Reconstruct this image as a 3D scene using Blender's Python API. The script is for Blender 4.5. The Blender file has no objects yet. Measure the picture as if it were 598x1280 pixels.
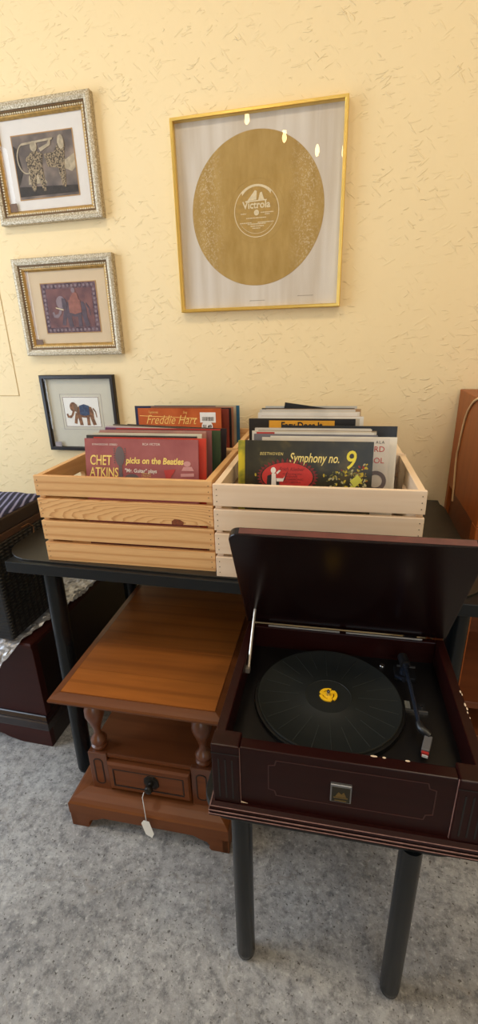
import bpy, bmesh, math, random
from mathutils import Vector, Matrix
R = math.radians
PI = math.pi
S = bpy.context.scene
COL = S.collection
rnd = random.Random(7)

# ------------------------------------------------------------------ materials
def s2l(c):
    def f(v):
        v /= 255.0
        return v / 12.92 if v <= 0.04045 else ((v + 0.055) / 1.055) ** 2.4
    return (f(c[0]), f(c[1]), f(c[2]), 1.0)

def new_mat(name):
    m = bpy.data.materials.new(name)
    m.use_nodes = True
    nt = m.node_tree
    b = nt.nodes['Principled BSDF']
    return m, nt, b

def N(nt, typ, **kw):
    n = nt.nodes.new(typ)
    for k, v in kw.items():
        if k in n.inputs:
            n.inputs[k].default_value = v
        else:
            setattr(n, k, v)
    return n

def ramp(nt, fac, stops):
    r = nt.nodes.new('ShaderNodeValToRGB')
    e = r.color_ramp.elements
    while len(e) < len(stops):
        e.new(0.5)
    for i, (p, c) in enumerate(stops):
        e[i].position = p
        e[i].color = c if len(c) == 4 else (*c, 1)
    nt.links.new(fac, r.inputs['Fac'])
    return r

def mapped(nt, scale=(1, 1, 1), rot=(0, 0, 0), coord='Object', loc=(0, 0, 0)):
    t = nt.nodes.new('ShaderNodeTexCoord')
    m = nt.nodes.new('ShaderNodeMapping')
    m.inputs['Scale'].default_value = scale
    m.inputs['Rotation'].default_value = rot
    m.inputs['Location'].default_value = loc
    nt.links.new(t.outputs[coord], m.inputs['Vector'])
    return m

def mixc(nt, fac, a, b, mode='MIX'):
    n = nt.nodes.new('ShaderNodeMix')
    n.data_type = 'RGBA'
    n.blend_type = mode
    if isinstance(fac, (int, float)):
        n.inputs[0].default_value = fac
    else:
        nt.links.new(fac, n.inputs[0])
    for s, v in ((6, a), (7, b)):
        if isinstance(v, tuple):
            n.inputs[s].default_value = v
        else:
            nt.links.new(v, n.inputs[s])
    return n.outputs[2]

def plain(name, rgb, rough=0.5, metal=0.0, var=0.08, scale=30, spec=0.5, coat=0.0, bump=0.0):
    m, nt, b = new_mat(name)
    c = s2l(rgb)
    mp = mapped(nt)
    n = N(nt, 'ShaderNodeTexNoise', Scale=scale, Detail=4.0)
    nt.links.new(mp.outputs[0], n.inputs['Vector'])
    lo = tuple(x * (1 - var) for x in c[:3]) + (1,)
    hi = tuple(min(1, x * (1 + var)) for x in c[:3]) + (1,)
    r = ramp(nt, n.outputs['Fac'], [(0.3, lo), (0.7, hi)])
    nt.links.new(r.outputs[0], b.inputs['Base Color'])
    b.inputs['Roughness'].default_value = rough
    b.inputs['Metallic'].default_value = metal
    b.inputs['Specular IOR Level'].default_value = spec
    if coat:
        b.inputs['Coat Weight'].default_value = coat
        b.inputs['Coat Roughness'].default_value = 0.12
    if bump:
        bp = N(nt, 'ShaderNodeBump', Strength=bump, Distance=0.002)
        nt.links.new(n.outputs['Fac'], bp.inputs['Height'])
        nt.links.new(bp.outputs[0], b.inputs['Normal'])
    return m

def wood(name, light, dark, along='X', scale=1.0, rough=0.4, coat=0.0, ring=0.55, blotch=0.3, spec=0.5, dist=3.0, ax=None):
    m, nt, b = new_mat(name)
    sc = {'X': (1.2, 14, 14), 'Y': (14, 1.2, 14), 'Z': (14, 14, 1.2)}[along]
    sc = ax or tuple(v * scale for v in sc)
    oi = nt.nodes.new('ShaderNodeObjectInfo')
    mp = mapped(nt, sc)
    add = nt.nodes.new('ShaderNodeVectorMath'); add.operation = 'ADD'
    mul = nt.nodes.new('ShaderNodeVectorMath'); mul.operation = 'SCALE'
    mul.inputs['Scale'].default_value = 37.0
    cmb = nt.nodes.new('ShaderNodeCombineXYZ')
    for i in range(3):
        nt.links.new(oi.outputs['Random'], cmb.inputs[i])
    nt.links.new(cmb.outputs[0], mul.inputs[0])
    nt.links.new(mp.outputs[0], add.inputs[0]); nt.links.new(mul.outputs[0], add.inputs[1])
    w = N(nt, 'ShaderNodeTexWave', Scale=0.8, Distortion=dist, Detail=2.0)
    w.inputs['Detail Scale'].default_value = 0.8
    w.wave_type = 'RINGS'
    nt.links.new(add.outputs[0], w.inputs['Vector'])
    fine = N(nt, 'ShaderNodeTexNoise', Scale=9.0, Detail=5.0)
    nt.links.new(add.outputs[0], fine.inputs['Vector'])
    big = N(nt, 'ShaderNodeTexNoise', Scale=0.5, Detail=2.0)
    nt.links.new(add.outputs[0], big.inputs['Vector'])
    L, D = s2l(light), s2l(dark)
    r1 = ramp(nt, w.outputs['Fac'], [(0.0, (0, 0, 0)), (0.75, (0.15, 0.15, 0.15)), (0.97, (1, 1, 1))])
    f1 = N(nt, 'ShaderNodeMath', operation='MULTIPLY'); nt.links.new(r1.outputs[0], f1.inputs[0]); f1.inputs[1].default_value = ring
    base = mixc(nt, f1.outputs[0], L, D)
    r2 = ramp(nt, fine.outputs['Fac'], [(0.35, (0, 0, 0)), (0.75, (0.55, 0.55, 0.55))])
    base = mixc(nt, r2.outputs[0], base, mixc(nt, 0.5, L, D))
    r3 = ramp(nt, big.outputs['Fac'], [(0.35, (0, 0, 0)), (0.7, (blotch, blotch, blotch))])
    base = mixc(nt, r3.outputs[0], base, D)
    nt.links.new(base, b.inputs['Base Color'])
    b.inputs['Roughness'].default_value = rough
    b.inputs['Specular IOR Level'].default_value = spec
    if coat:
        b.inputs['Coat Weight'].default_value = coat
        b.inputs['Coat Roughness'].default_value = 0.15
    bp = N(nt, 'ShaderNodeBump', Strength=0.08, Distance=0.001)
    nt.links.new(fine.outputs['Fac'], bp.inputs['Height'])
    nt.links.new(bp.outputs[0], b.inputs['Normal'])
    return m

def mat_wall():
    m, nt, b = new_mat('stucco_paint')
    big = N(nt, 'ShaderNodeTexNoise', Scale=1.1, Detail=3.0)
    mp = mapped(nt)
    nt.links.new(mp.outputs[0], big.inputs['Vector'])
    c = ramp(nt, big.outputs['Fac'], [(0.3, s2l((241, 216, 168))), (0.7, s2l((244, 221, 176)))])
    nt.links.new(c.outputs[0], b.inputs['Base Color'])
    b.inputs['Roughness'].default_value = 0.6
    b.inputs['Specular IOR Level'].default_value = 0.25
    hs = []
    for rot, sc, th in ((R(30), (17, 1, 85), 0.65), (R(-48), (15, 1, 90), 0.66), (R(4), (20, 1, 95), 0.645)):
        mp2 = mapped(nt, sc, (0, 0, 0))
        vr = nt.nodes.new('ShaderNodeVectorRotate'); vr.rotation_type = 'Y_AXIS'
        vr.inputs['Angle'].default_value = rot
        t = nt.nodes.new('ShaderNodeTexCoord')
        nt.links.new(t.outputs['Object'], vr.inputs['Vector'])
        nt.links.new(vr.outputs[0], mp2.inputs['Vector'])
        n = N(nt, 'ShaderNodeTexNoise', Scale=1.0, Detail=2.0, Distortion=0.25)
        nt.links.new(mp2.outputs[0], n.inputs['Vector'])
        r = ramp(nt, n.outputs['Fac'], [(th - 0.01, (0, 0, 0)), (th + 0.03, (1, 1, 1))])
        hs.append(r.outputs[0])
    soft = N(nt, 'ShaderNodeTexNoise', Scale=26.0, Detail=3.0)
    nt.links.new(mp.outputs[0], soft.inputs['Vector'])
    a1 = N(nt, 'ShaderNodeMath', operation='ADD'); nt.links.new(hs[0], a1.inputs[0]); nt.links.new(hs[1], a1.inputs[1])
    a2 = N(nt, 'ShaderNodeMath', operation='ADD'); nt.links.new(a1.outputs[0], a2.inputs[0]); nt.links.new(hs[2], a2.inputs[1])
    dn = N(nt, 'ShaderNodeTexNoise', Scale=5.0, Detail=2.0)
    nt.links.new(mp.outputs[0], dn.inputs['Vector'])
    dr_ = ramp(nt, dn.outputs['Fac'], [(0.38, (.1, .1, .1)), (0.62, (1, 1, 1))])
    am = N(nt, 'ShaderNodeMath', operation='MULTIPLY'); nt.links.new(a2.outputs[0], am.inputs[0]); nt.links.new(dr_.outputs[0], am.inputs[1])
    a2 = am
    a3 = N(nt, 'ShaderNodeMath', operation='MULTIPLY_ADD'); nt.links.new(soft.outputs['Fac'], a3.inputs[0]); a3.inputs[1].default_value = 0.8; nt.links.new(a2.outputs[0], a3.inputs[2])
    bp = N(nt, 'ShaderNodeBump', Strength=0.7, Distance=0.0024)
    nt.links.new(a3.outputs[0], bp.inputs['Height'])
    nt.links.new(bp.outputs[0], b.inputs['Normal'])
    return m

def mat_concrete():
    m, nt, b = new_mat('worn_concrete')
    mp = mapped(nt)
    def noise(s, d=6.0, rg=0.6):
        n = N(nt, 'ShaderNodeTexNoise', Scale=s, Detail=d, Roughness=rg)
        nt.links.new(mp.outputs[0], n.inputs['Vector'])
        return n.outputs['Fac']
    base = ramp(nt, noise(3.0), [(0.3, s2l((126, 125, 126))), (0.5, s2l((154, 152, 151))), (0.72, s2l((178, 177, 176)))])
    mid = ramp(nt, noise(34.0, 8.0, 0.8), [(0.38, (0.30, 0.30, 0.32)), (0.52, (0.9, 0.9, 0.9)), (0.66, (1.2, 1.2, 1.2))])
    c = mixc(nt, 0.8, base.outputs[0], mid.outputs[0], 'MULTIPLY')
    sp = noise(120.0, 2.0)
    dark = ramp(nt, sp, [(0.63, (0, 0, 0)), (0.68, (0.9, 0.9, 0.9))])
    c = mixc(nt, dark.outputs[0], c, s2l((70, 66, 62)))
    lt = ramp(nt, noise(90.0, 3.0), [(0.55, (0, 0, 0)), (0.75, (0.45, 0.45, 0.45))])
    c = mixc(nt, lt.outputs[0], c, s2l((216, 214, 210)))
    # hairline cracks
    v = N(nt, 'ShaderNodeTexVoronoi', feature='DISTANCE_TO_EDGE', Scale=1.7)
    ds = N(nt, 'ShaderNodeTexNoise', Scale=5.0, Detail=5.0)
    nt.links.new(mp.outputs[0], ds.inputs['Vector'])
    mv = nt.nodes.new('ShaderNodeVectorMath'); mv.operation = 'MULTIPLY_ADD'
    nt.links.new(ds.outputs['Color'], mv.inputs[0]); mv.inputs[1].default_value = (0.35, 0.35, 0.0)
    nt.links.new(mp.outputs[0], mv.inputs[2])
    nt.links.new(mv.outputs[0], v.inputs['Vector'])
    ck = ramp(nt, v.outputs['Distance'], [(0.0, (0.35, 0.35, 0.35)), (0.006, (0, 0, 0))])
    c = mixc(nt, ck.outputs[0], c, s2l((120, 110, 98)))
    nt.links.new(c, b.inputs['Base Color'])
    b.inputs['Roughness'].default_value = 0.62
    bp = N(nt, 'ShaderNodeBump', Strength=0.6, Distance=0.004)
    nt.links.new(noise(40.0, 6.0, 0.7), bp.inputs['Height'])
    nt.links.new(bp.outputs[0], b.inputs['Normal'])
    return m

def mat_glass():
    m, nt, b = new_mat('picture_glass')
    nt.nodes.remove(b)
    out = nt.nodes['Material Output']
    tr = N(nt, 'ShaderNodeBsdfTransparent')
    gl = N(nt, 'ShaderNodeBsdfGlossy', Roughness=0.01)
    fr = N(nt, 'ShaderNodeFresnel', IOR=1.5)
    mx = nt.nodes.new('ShaderNodeMixShader')
    ge = N(nt, 'ShaderNodeNewGeometry')
    iv = N(nt, 'ShaderNodeMath', operation='SUBTRACT'); iv.inputs[0].default_value = 1.0; nt.links.new(ge.outputs['Backfacing'], iv.inputs[1])
    fm = N(nt, 'ShaderNodeMath', operation='MULTIPLY'); nt.links.new(fr.outputs[0], fm.inputs[0]); nt.links.new(iv.outputs[0], fm.inputs[1])
    nt.links.new(fm.outputs[0], mx.inputs[0]); nt.links.new(tr.outputs[0], mx.inputs[1]); nt.links.new(gl.outputs[0], mx.inputs[2])
    nt.links.new(mx.outputs[0], out.inputs['Surface'])
    return m

def mat_ornate(name, a, bb, scale=160):
    m, nt, b = new_mat(name)
    mp = mapped(nt)
    n = N(nt, 'ShaderNodeTexNoise', Scale=scale, Detail=3.0, Roughness=0.7)
    nt.links.new(mp.outputs[0], n.inputs['Vector'])
    r = ramp(nt, n.outputs['Fac'], [(0.35, s2l(a)), (0.5, s2l(bb)), (0.68, s2l((235, 226, 205)))])
    nt.links.new(r.outputs[0], b.inputs['Base Color'])
    b.inputs['Metallic'].default_value = 0.35
    b.inputs['Roughness'].default_value = 0.42
    bp = N(nt, 'ShaderNodeBump', Strength=0.6, Distance=0.002)
    nt.links.new(n.outputs['Fac'], bp.inputs['Height'])
    nt.links.new(bp.outputs[0], b.inputs['Normal'])
    return m

def mat_emit(name, rgb, strength):
    m, nt, b = new_mat(name)
    b.inputs['Base Color'].default_value = s2l(rgb)
    b.inputs['Emission Color'].default_value = s2l(rgb)
    b.inputs['Emission Strength'].default_value = strength
    return m

def mat_disc():
    m, nt, b = new_mat('gold_print')
    mp = mapped(nt)
    n = N(nt, 'ShaderNodeTexNoise', Scale=7.0, Detail=6.0, Roughness=0.7)
    mp2 = mapped(nt, (3, 1, 1))
    nt.links.new(mp2.outputs[0], n.inputs['Vector'])
    r = ramp(nt, n.outputs['Fac'], [(0.3, s2l((160, 124, 52))), (0.7, s2l((184, 150, 84)))])
    # faint worn grooves
    w = N(nt, 'ShaderNodeTexWave', Scale=70.0, Distortion=1.2, Detail=2.0)
    w.wave_type = 'RINGS'; w.rings_direction = 'Y'
    nt.links.new(mp.outputs[0], w.inputs['Vector'])
    n2 = N(nt, 'ShaderNodeTexNoise', Scale=190.0, Detail=4.0)
    nt.links.new(mp.outputs[0], n2.inputs['Vector'])
    g = nt.nodes.new('ShaderNodeTexCoord')
    sx = nt.nodes.new('ShaderNodeSeparateXYZ'); nt.links.new(g.outputs['Object'], sx.inputs[0])
    ab = N(nt, 'ShaderNodeMath', operation='ABSOLUTE'); nt.links.new(sx.outputs['X'], ab.inputs[0])
    side = ramp(nt, ab.outputs[0], [(0.10, (0, 0, 0)), (0.17, (0.8, 0.8, 0.8)), (0.2, (0.2, 0.2, 0.2))])
    sp = ramp(nt, n2.outputs['Fac'], [(0.5, (0, 0, 0)), (0.62, (1, 1, 1))])
    f = N(nt, 'ShaderNodeMath', operation='MULTIPLY'); nt.links.new(side.outputs[0], f.inputs[0]); nt.links.new(sp.outputs[0], f.inputs[1])
    f2 = N(nt, 'ShaderNodeMath', operation='MULTIPLY'); nt.links.new(f.outputs[0], f2.inputs[0]); nt.links.new(w.outputs['Fac'], f2.inputs[1])
    c = mixc(nt, f2.outputs[0], r.outputs[0], s2l((222, 205, 176)))
    nt.links.new(c, b.inputs['Base Color'])
    b.inputs['Roughness'].default_value = 0.55
    return m

def mat_paper_streak():
    m, nt, b = new_mat('aged_print_paper')
    mp = mapped(nt, (14, 1, 1.2))
    n = N(nt, 'ShaderNodeTexNoise', Scale=1.6, Detail=5.0)
    nt.links.new(mp.outputs[0], n.inputs['Vector'])
    r = ramp(nt, n.outputs['Fac'], [(0.3, s2l((196, 180, 160))), (0.6, s2l((214, 203, 190))), (0.8, s2l((222, 212, 200)))])
    nt.links.new(r.outputs[0], b.inputs['Base Color'])
    b.inputs['Roughness'].default_value = 0.7
    return m

def mat_stripes():
    m, nt, b = new_mat('striped_fabric')
    mp = mapped(nt, (1, 1, 1), (0, 0, R(-22)))
    w = N(nt, 'ShaderNodeTexWave', Scale=17.0, Distortion=1.0, Detail=2.0)
    w.wave_type = 'BANDS'; w.bands_direction = 'X'
    nt.links.new(mp.outputs[0], w.inputs['Vector'])
    r = ramp(nt, w.outputs['Fac'], [(0.35, s2l((22, 24, 48))), (0.66, s2l((54, 57, 98))), (0.95, s2l((136, 136, 170)))])
    nt.links.new(r.outputs[0], b.inputs['Base Color'])
    b.inputs['Roughness'].default_value = 0.85
    return m

def mat_wicker():
    m, nt, b = new_mat('black_wicker')
    mp = mapped(nt)
    w = N(nt, 'ShaderNodeTexWave', Scale=28.0, Distortion=0.5); w.wave_type = 'BANDS'; w.bands_direction = 'Z'
    w2 = N(nt, 'ShaderNodeTexWave', Scale=14.0, Distortion=0.5); w2.wave_type = 'BANDS'; w2.bands_direction = 'Y'
    for x in (w, w2):
        nt.links.new(mp.outputs[0], x.inputs['Vector'])
    mu = N(nt, 'ShaderNodeMath', operation='MULTIPLY'); nt.links.new(w.outputs['Fac'], mu.inputs[0]); nt.links.new(w2.outputs['Fac'], mu.inputs[1])
    r = ramp(nt, mu.outputs[0], [(0.1, s2l((10, 10, 11))), (0.8, s2l((34, 32, 31)))])
    nt.links.new(r.outputs[0], b.inputs['Base Color'])
    b.inputs['Roughness'].default_value = 0.5
    bp = N(nt, 'ShaderNodeBump', Strength=0.8, Distance=0.004)
    nt.links.new(mu.outputs[0], bp.inputs['Height']); nt.links.new(bp.outputs[0], b.inputs['Normal'])
    return m

def mat_cover(name, stops, scale=8, rough=0.35):
    m, nt, b = new_mat(name)
    mp = mapped(nt)
    n = N(nt, 'ShaderNodeTexNoise', Scale=scale, Detail=5.0)
    nt.links.new(mp.outputs[0], n.inputs['Vector'])
    r = ramp(nt, n.outputs['Fac'], [(p, s2l(c)) for p, c in stops])
    nt.links.new(r.outputs[0], b.inputs['Base Color'])
    b.inputs['Roughness'].default_value = rough
    return m

M = {}
M['wall'] = mat_wall()
M['concrete'] = mat_concrete()
M['ceiling'] = plain('ceiling_paint', (225, 220, 210), 0.8)
M['glass'] = mat_glass()
M['silver_gold'] = mat_ornate('silver_gilt', (142, 124, 94), (182, 166, 138), 240)
M['gilt'] = plain('dull_gilt', (176, 138, 74), 0.4, 0.4, 0.25, 90)
M['bronze_side'] = plain('dark_gilt', (104, 76, 40), 0.5, 0.3, 0.2, 60)
M['bead'] = mat_ornate('bead_gilt', (200, 176, 130), (240, 226, 196), 120)
M['black_frame'] = plain('black_frame_lacquer', (30, 24, 23), 0.35)
M['brass'] = plain('polished_brass', (248, 216, 126), 0.3, 1.0, 0.05, 20)
M['mat_white'] = plain('white_mat_board', (226, 219, 212), 0.85, 0, 0.02)
M['mat_tan'] = plain('peach_mat_board', (213, 190, 158), 0.85, 0, 0.02)
M['mat_grey'] = plain('stone_mat_board', (204, 199, 182), 0.85, 0, 0.02)
M['print_paper'] = mat_paper_streak()
M['disc'] = mat_disc()
M['pale_ink'] = plain('pale_ink', (222, 204, 168), 0.7, 0, 0.1, 120)
M['label_gold'] = plain('label_gold', (172, 136, 68), 0.6, 0, 0.12, 80)
M['pencil'] = plain('pencil_marks', (150, 138, 124), 0.8)
M['sepia_bg'] = mat_cover('sepia_painting', [(0.3, (72, 64, 62)), (0.5, (108, 96, 90)), (0.7, (150, 132, 118))], 14, 0.7)
M['sepia_dark'] = plain('sepia_dark', (48, 42, 40), 0.7, 0, 0.4, 90)
M['sepia_mid'] = mat_cover('sepia_spots', [(0.44, (58, 48, 42)), (0.54, (158, 138, 108))], 210, 0.7)
M['sepia_light'] = plain('sepia_light', (176, 160, 134), 0.7, 0, 0.25, 90)
M['plum'] = mat_cover('plum_painting', [(0.35, (92, 60, 66)), (0.65, (128, 84, 82))], 20, 0.7)
M['plum_border'] = mat_cover('plum_border', [(0.4, (66, 46, 62)), (0.6, (112, 84, 92))], 90, 0.7)
M['plum_dark'] = plain('plum_dark', (84, 70, 82), 0.7, 0, 0.2, 60)
M['plum_grey'] = plain('plum_grey', (134, 116, 122), 0.7, 0, 0.2, 60)
M['gold_line'] = plain('gold_line', (176, 134, 84), 0.6)
M['ele_brown'] = mat_cover('painted_brown', [(0.4, (104, 66, 44)), (0.6, (150, 104, 70))], 90, 0.7)
M['ele_blue'] = mat_cover('painted_blue', [(0.4, (34, 52, 84)), (0.6, (56, 80, 112))], 120, 0.7)
M['paper'] = plain('white_paper', (236, 233, 226), 0.8, 0, 0.02)
M['sticker'] = plain('brown_sticker', (112, 84, 62), 0.6, 0, 0.2, 90)
M['sticker_grey'] = plain('grey_sticker', (150, 140, 142), 0.6, 0, 0.2, 90)
M['pine'] = wood('amber_pine', (230, 182, 124), (194, 134, 76), 'X', 1.0, 0.45, 0.05, 0.75, 0.15, dist=4.5, ax=(2.6, 12, 22))
def mat_cathedral():
    m, nt, b = new_mat('cathedral_pine')
    mp = mapped(nt, (8, 1, 44), (0, 0, 0), 'Object', (-.372 * 8, 0, -.131 * 44))
    n = N(nt, 'ShaderNodeTexNoise', Scale=1.3, Detail=2.0)
    nt.links.new(mp.outputs[0], n.inputs['Vector'])
    mv = nt.nodes.new('ShaderNodeVectorMath'); mv.operation = 'MULTIPLY_ADD'
    nt.links.new(n.outputs['Color'], mv.inputs[0]); mv.inputs[1].default_value = (.5, 0, .5)
    sb_ = nt.nodes.new('ShaderNodeVectorMath'); sb_.operation = 'SUBTRACT'; sb_.inputs[1].default_value = (.25, 0, .25)
    nt.links.new(mp.outputs[0], sb_.inputs[0]); nt.links.new(sb_.outputs[0], mv.inputs[2])
    w = N(nt, 'ShaderNodeTexWave', Scale=1.15, Distortion=0.0); w.wave_type = 'RINGS'; w.rings_direction = 'Y'; w.wave_profile = 'SAW'
    nt.links.new(mv.outputs[0], w.inputs['Vector'])
    r = ramp(nt, w.outputs['Fac'], [(0.0, s2l((230, 182, 124))), (0.6, s2l((226, 174, 114))), (0.93, s2l((198, 140, 84))), (1.0, s2l((222, 172, 112)))])
    nt.links.new(r.outputs[0], b.inputs['Base Color'])
    b.inputs['Roughness'].default_value = .45
    return m
M['cathedral'] = mat_cathedral()
M['pine_end'] = wood('amber_pine_end', (226, 176, 116), (192, 134, 78), 'Y', 1.0, 0.45, 0.1, 0.45, 0.15)
M['pale'] = wood('bare_pine', (240, 214, 186), (222, 188, 152), 'X', 1.0, 0.6, 0, 0.25, 0.15)
M['pale_end'] = wood('bare_pine_end', (240, 212, 180), (218, 184, 146), 'Y', 1.0, 0.6, 0, 0.25, 0.15)
M['knot'] = plain('pine_knot', (122, 62, 32), 0.5, 0, 0.3, 200)
M['nail'] = plain('nail_hole', (70, 52, 38), 0.6)
M['black_paint'] = plain('black_table_paint', (16, 19, 21), 0.4, 0, 0.06, 20, .35)
M['black_leg'] = plain('black_leg_paint', (13, 17, 20), 0.24, 0, 0.06, 20, .35)
M['dark_board'] = plain('dark_olive_board', (38, 33, 26), 0.42, 0, 0.15, 12)
M['board_edge'] = plain('board_edge', (92, 88, 80), 0.5)
M['walnut'] = wood('worn_maple_top', (160, 92, 36), (92, 47, 18), 'X', 0.7, 0.32, 0.1, 0.4, 0.6)
M['walnut_edge'] = wood('brown_edge', (112, 64, 32), (78, 41, 19), 'X', 0.7, 0.4, 0.0, 0.3, 0.3, spec=.25)
M['walnut_body'] = wood('brown_stain', (112, 62, 32), (74, 38, 19), 'X', 0.8, 0.38, 0.0, 0.3, 0.35, spec=.25)
M['walnut_turn'] = wood('brown_turning', (104, 58, 34), (70, 36, 20), 'Z', 0.8, 0.3, 0.2, 0.25, 0.3)
M['gap'] = plain('dark_groove', (34, 20, 13), 0.7)
M['maho'] = wood('dark_mahogany', (40, 13, 11), (24, 7, 6), 'X', 0.8, 0.3, 0.0, 0.3, 0.4, spec=.18)
M['maho_lid'] = wood('mahogany_lid', (26, 10, 10), (15, 5, 6), 'X', 0.8, 0.22, 0.0, 0.25, 0.4, spec=.35)
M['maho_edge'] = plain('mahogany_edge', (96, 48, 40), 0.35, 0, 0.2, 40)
M['maho_line'] = plain('rubbed_edge', (150, 112, 104), 0.5, 0, 0.3, 60)
M['chip'] = plain('bare_chip', (222, 198, 170), 0.7)
M['deck'] = plain('black_deck', (12, 9, 9), 0.4)
M['rubber'] = plain('rubber_mat', (19, 22, 20), 0.55, 0, 0.1, 60)
M['rib'] = plain('rubber_rib', (44, 47, 45), 0.4)
M['platter'] = plain('platter_rim', (14, 14, 15), 0.4, 0.2)
M['yellow'] = plain('yellow_plastic', (240, 188, 30), 0.35, 0, 0.03)
M['chrome'] = plain('chrome', (196, 196, 198), 0.18, 1.0, 0.03)
M['steel'] = plain('steel', (150, 150, 152), 0.35, 0.9)
M['arm_blue'] = plain('tonearm_black', (52, 58, 72), 0.2, 0.6)
M['black_plastic'] = plain('black_plastic', (22, 22, 24), 0.4)
M['red'] = plain('red_plastic', (160, 38, 36), 0.4)
M['plate_dark'] = plain('plate_dark', (46, 42, 30), 0.4, 0.4)
M['chest'] = wood('chest_mahogany', (58, 22, 18), (36, 12, 10), 'X', 0.7, 0.42, 0.0, 0.25, 0.4, spec=.25)
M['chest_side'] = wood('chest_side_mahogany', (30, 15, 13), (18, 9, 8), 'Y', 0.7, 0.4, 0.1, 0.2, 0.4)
M['foil'] = plain('crinkled_silver', (176, 174, 176), 0.28, 0.35, 0.35, 45, 0.6)
M['stripes'] = mat_stripes()
M['leather'] = plain('dark_leather', (34, 25, 23), 0.45, 0, 0.2, 40)
M['strap'] = plain('brown_strap', (58, 36, 24), 0.5, 0, 0.2, 40)
M['wicker'] = mat_wicker()
M['wire'] = plain('brass_wire', (116, 80, 52), 0.4, 0.7)
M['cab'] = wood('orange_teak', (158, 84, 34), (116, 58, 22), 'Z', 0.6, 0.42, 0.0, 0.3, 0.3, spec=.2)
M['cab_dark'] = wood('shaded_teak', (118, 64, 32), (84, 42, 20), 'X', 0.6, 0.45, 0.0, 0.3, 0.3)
M['cord'] = plain('ivory_cord', (214, 178, 128), 0.5)
M['bulb'] = mat_emit('bulb_glow', (255, 214, 150), 40.0)
M['socket'] = plain('bulb_socket', (28, 26, 25), 0.5)
M['frame_white'] = plain('window_frame_paint', (70, 66, 62), 0.5)

# ------------------------------------------------------------------ geometry
class MB:
    def __init__(s):
        s.bm = bmesh.new()
    def box(s, x0, x1, y0, y1, z0, z1, mtx=None):
        vs = [s.bm.verts.new((x, y, z)) for x in (x0, x1) for y in (y0, y1) for z in (z0, z1)]
        for q in ((0, 1, 3, 2), (4, 6, 7, 5), (0, 4, 5, 1), (2, 3, 7, 6), (0, 2, 6, 4), (1, 5, 7, 3)):
            s.bm.faces.new([vs[i] for i in q])
        if mtx:
            for v in vs: v.co = mtx @ v.co
        return s
    def prism(s, pts, f0, f1):
        """pts 2D loop; f0/f1 map (a,b)->xyz for the two ends"""
        a = [s.bm.verts.new(f0(*p)) for p in pts]; b = [s.bm.verts.new(f1(*p)) for p in pts]
        n = len(pts)
        s.bm.faces.new(a); s.bm.faces.new(b[::-1])
        for i in range(n):
            j = (i + 1) % n
            s.bm.faces.new((a[i], b[i], b[j], a[j]))
        return s
    def loops(s, rings, cap=True, closed=False):
        vr = [[s.bm.verts.new(p) for p in r] for r in rings]
        n = len(vr[0])
        pairs = list(zip(vr, vr[1:])) + ([(vr[-1], vr[0])] if closed else [])
        for a, b in pairs:
            for i in range(n):
                j = (i + 1) % n
                s.bm.faces.new((a[i], a[j], b[j], b[i]))
        if cap and not closed:
            s.bm.faces.new(vr[0][::-1]); s.bm.faces.new(vr[-1])
        return s
    def lathe(s, prof, cx=0, cy=0, seg=24):
        return s.loops([[(cx + r * math.cos(2 * PI * k / seg), cy + r * math.sin(2 * PI * k / seg), z) for k in range(seg)] for r, z in prof])
    def cyl(s, p0, p1, r0, r1=None, seg=20):
        p0, p1 = Vector(p0), Vector(p1); d = (p1 - p0).normalized()
        r1 = r0 if r1 is None else r1
        u = d.orthogonal().normalized(); v = d.cross(u)
        return s.loops([[tuple(p + r * (math.cos(2 * PI * k / seg) * u + math.sin(2 * PI * k / seg) * v)) for k in range(seg)] for p, r in ((p0, r0), (p1, r1))])
    def tube(s, pts, r, seg=8):
        P = [Vector(p) for p in pts]; rings = []
        u = None
        for i, p in enumerate(P):
            d = (P[min(i + 1, len(P) - 1)] - P[max(i - 1, 0)]).normalized()
            if u is None: u = d.orthogonal().normalized()
            u = (u - d * u.dot(d)).normalized(); v = d.cross(u)
            rr = r[i] if isinstance(r, (list, tuple)) else r
            rings.append([tuple(p + rr * (math.cos(2 * PI * k / seg) * u + math.sin(2 * PI * k / seg) * v)) for k in range(seg)])
        return s.loops(rings)
    def flat(s, pts, f, t=0.0004):
        """thin printed shape: loop pts (a,b), f(a,b,h)->xyz"""
        return s.prism(pts, lambda a, b: f(a, b, 0), lambda a, b: f(a, b, t))
    def build(s, name, mat, parent=None, bevel=0, smooth=False, seg=2, mats=None):
        bmesh.ops.recalc_face_normals(s.bm, faces=s.bm.faces)
        me = bpy.data.meshes.new(name)
        s.bm.to_mesh(me); s.bm.free()
        me.materials.append(mat)
        if smooth:
            for p in me.polygons: p.use_smooth = True
        o = bpy.data.objects.new(name, me)
        COL.objects.link(o)
        if parent: o.parent = parent
        if bevel:
            b = o.modifiers.new('bevel', 'BEVEL'); b.width = bevel; b.segments = seg; b.limit_method = 'ANGLE'; b.angle_limit = R(40)
        if smooth:
            try:
                me.set_sharp_from_angle(angle=R(45))
            except Exception:
                pass
        return o

def tag(o, label=None, cat=None, group=None, kind=None):
    if label: o['label'] = label
    if cat: o['category'] = cat
    if group: o['group'] = group
    if kind: o['kind'] = kind
    return o

def empty(name, loc, rz=0, label=None, cat=None, group=None):
    o = bpy.data.objects.new(name, None); COL.objects.link(o)
    o.empty_display_size = 0.05
    o.location = loc; o.rotation_euler = (0, 0, rz)
    return tag(o, label, cat, group)

def struct(o):
    o['kind'] = 'structure'; return o

def ell(cx, cz, rx, rz, n=28, a0=0, rot=0):
    out = []
    for k in range(n):
        t = 2 * PI * k / n + a0
        x, z = rx * math.cos(t), rz * math.sin(t)
        out.append((cx + x * math.cos(rot) - z * math.sin(rot), cz + x * math.sin(rot) + z * math.cos(rot)))
    return out

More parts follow.
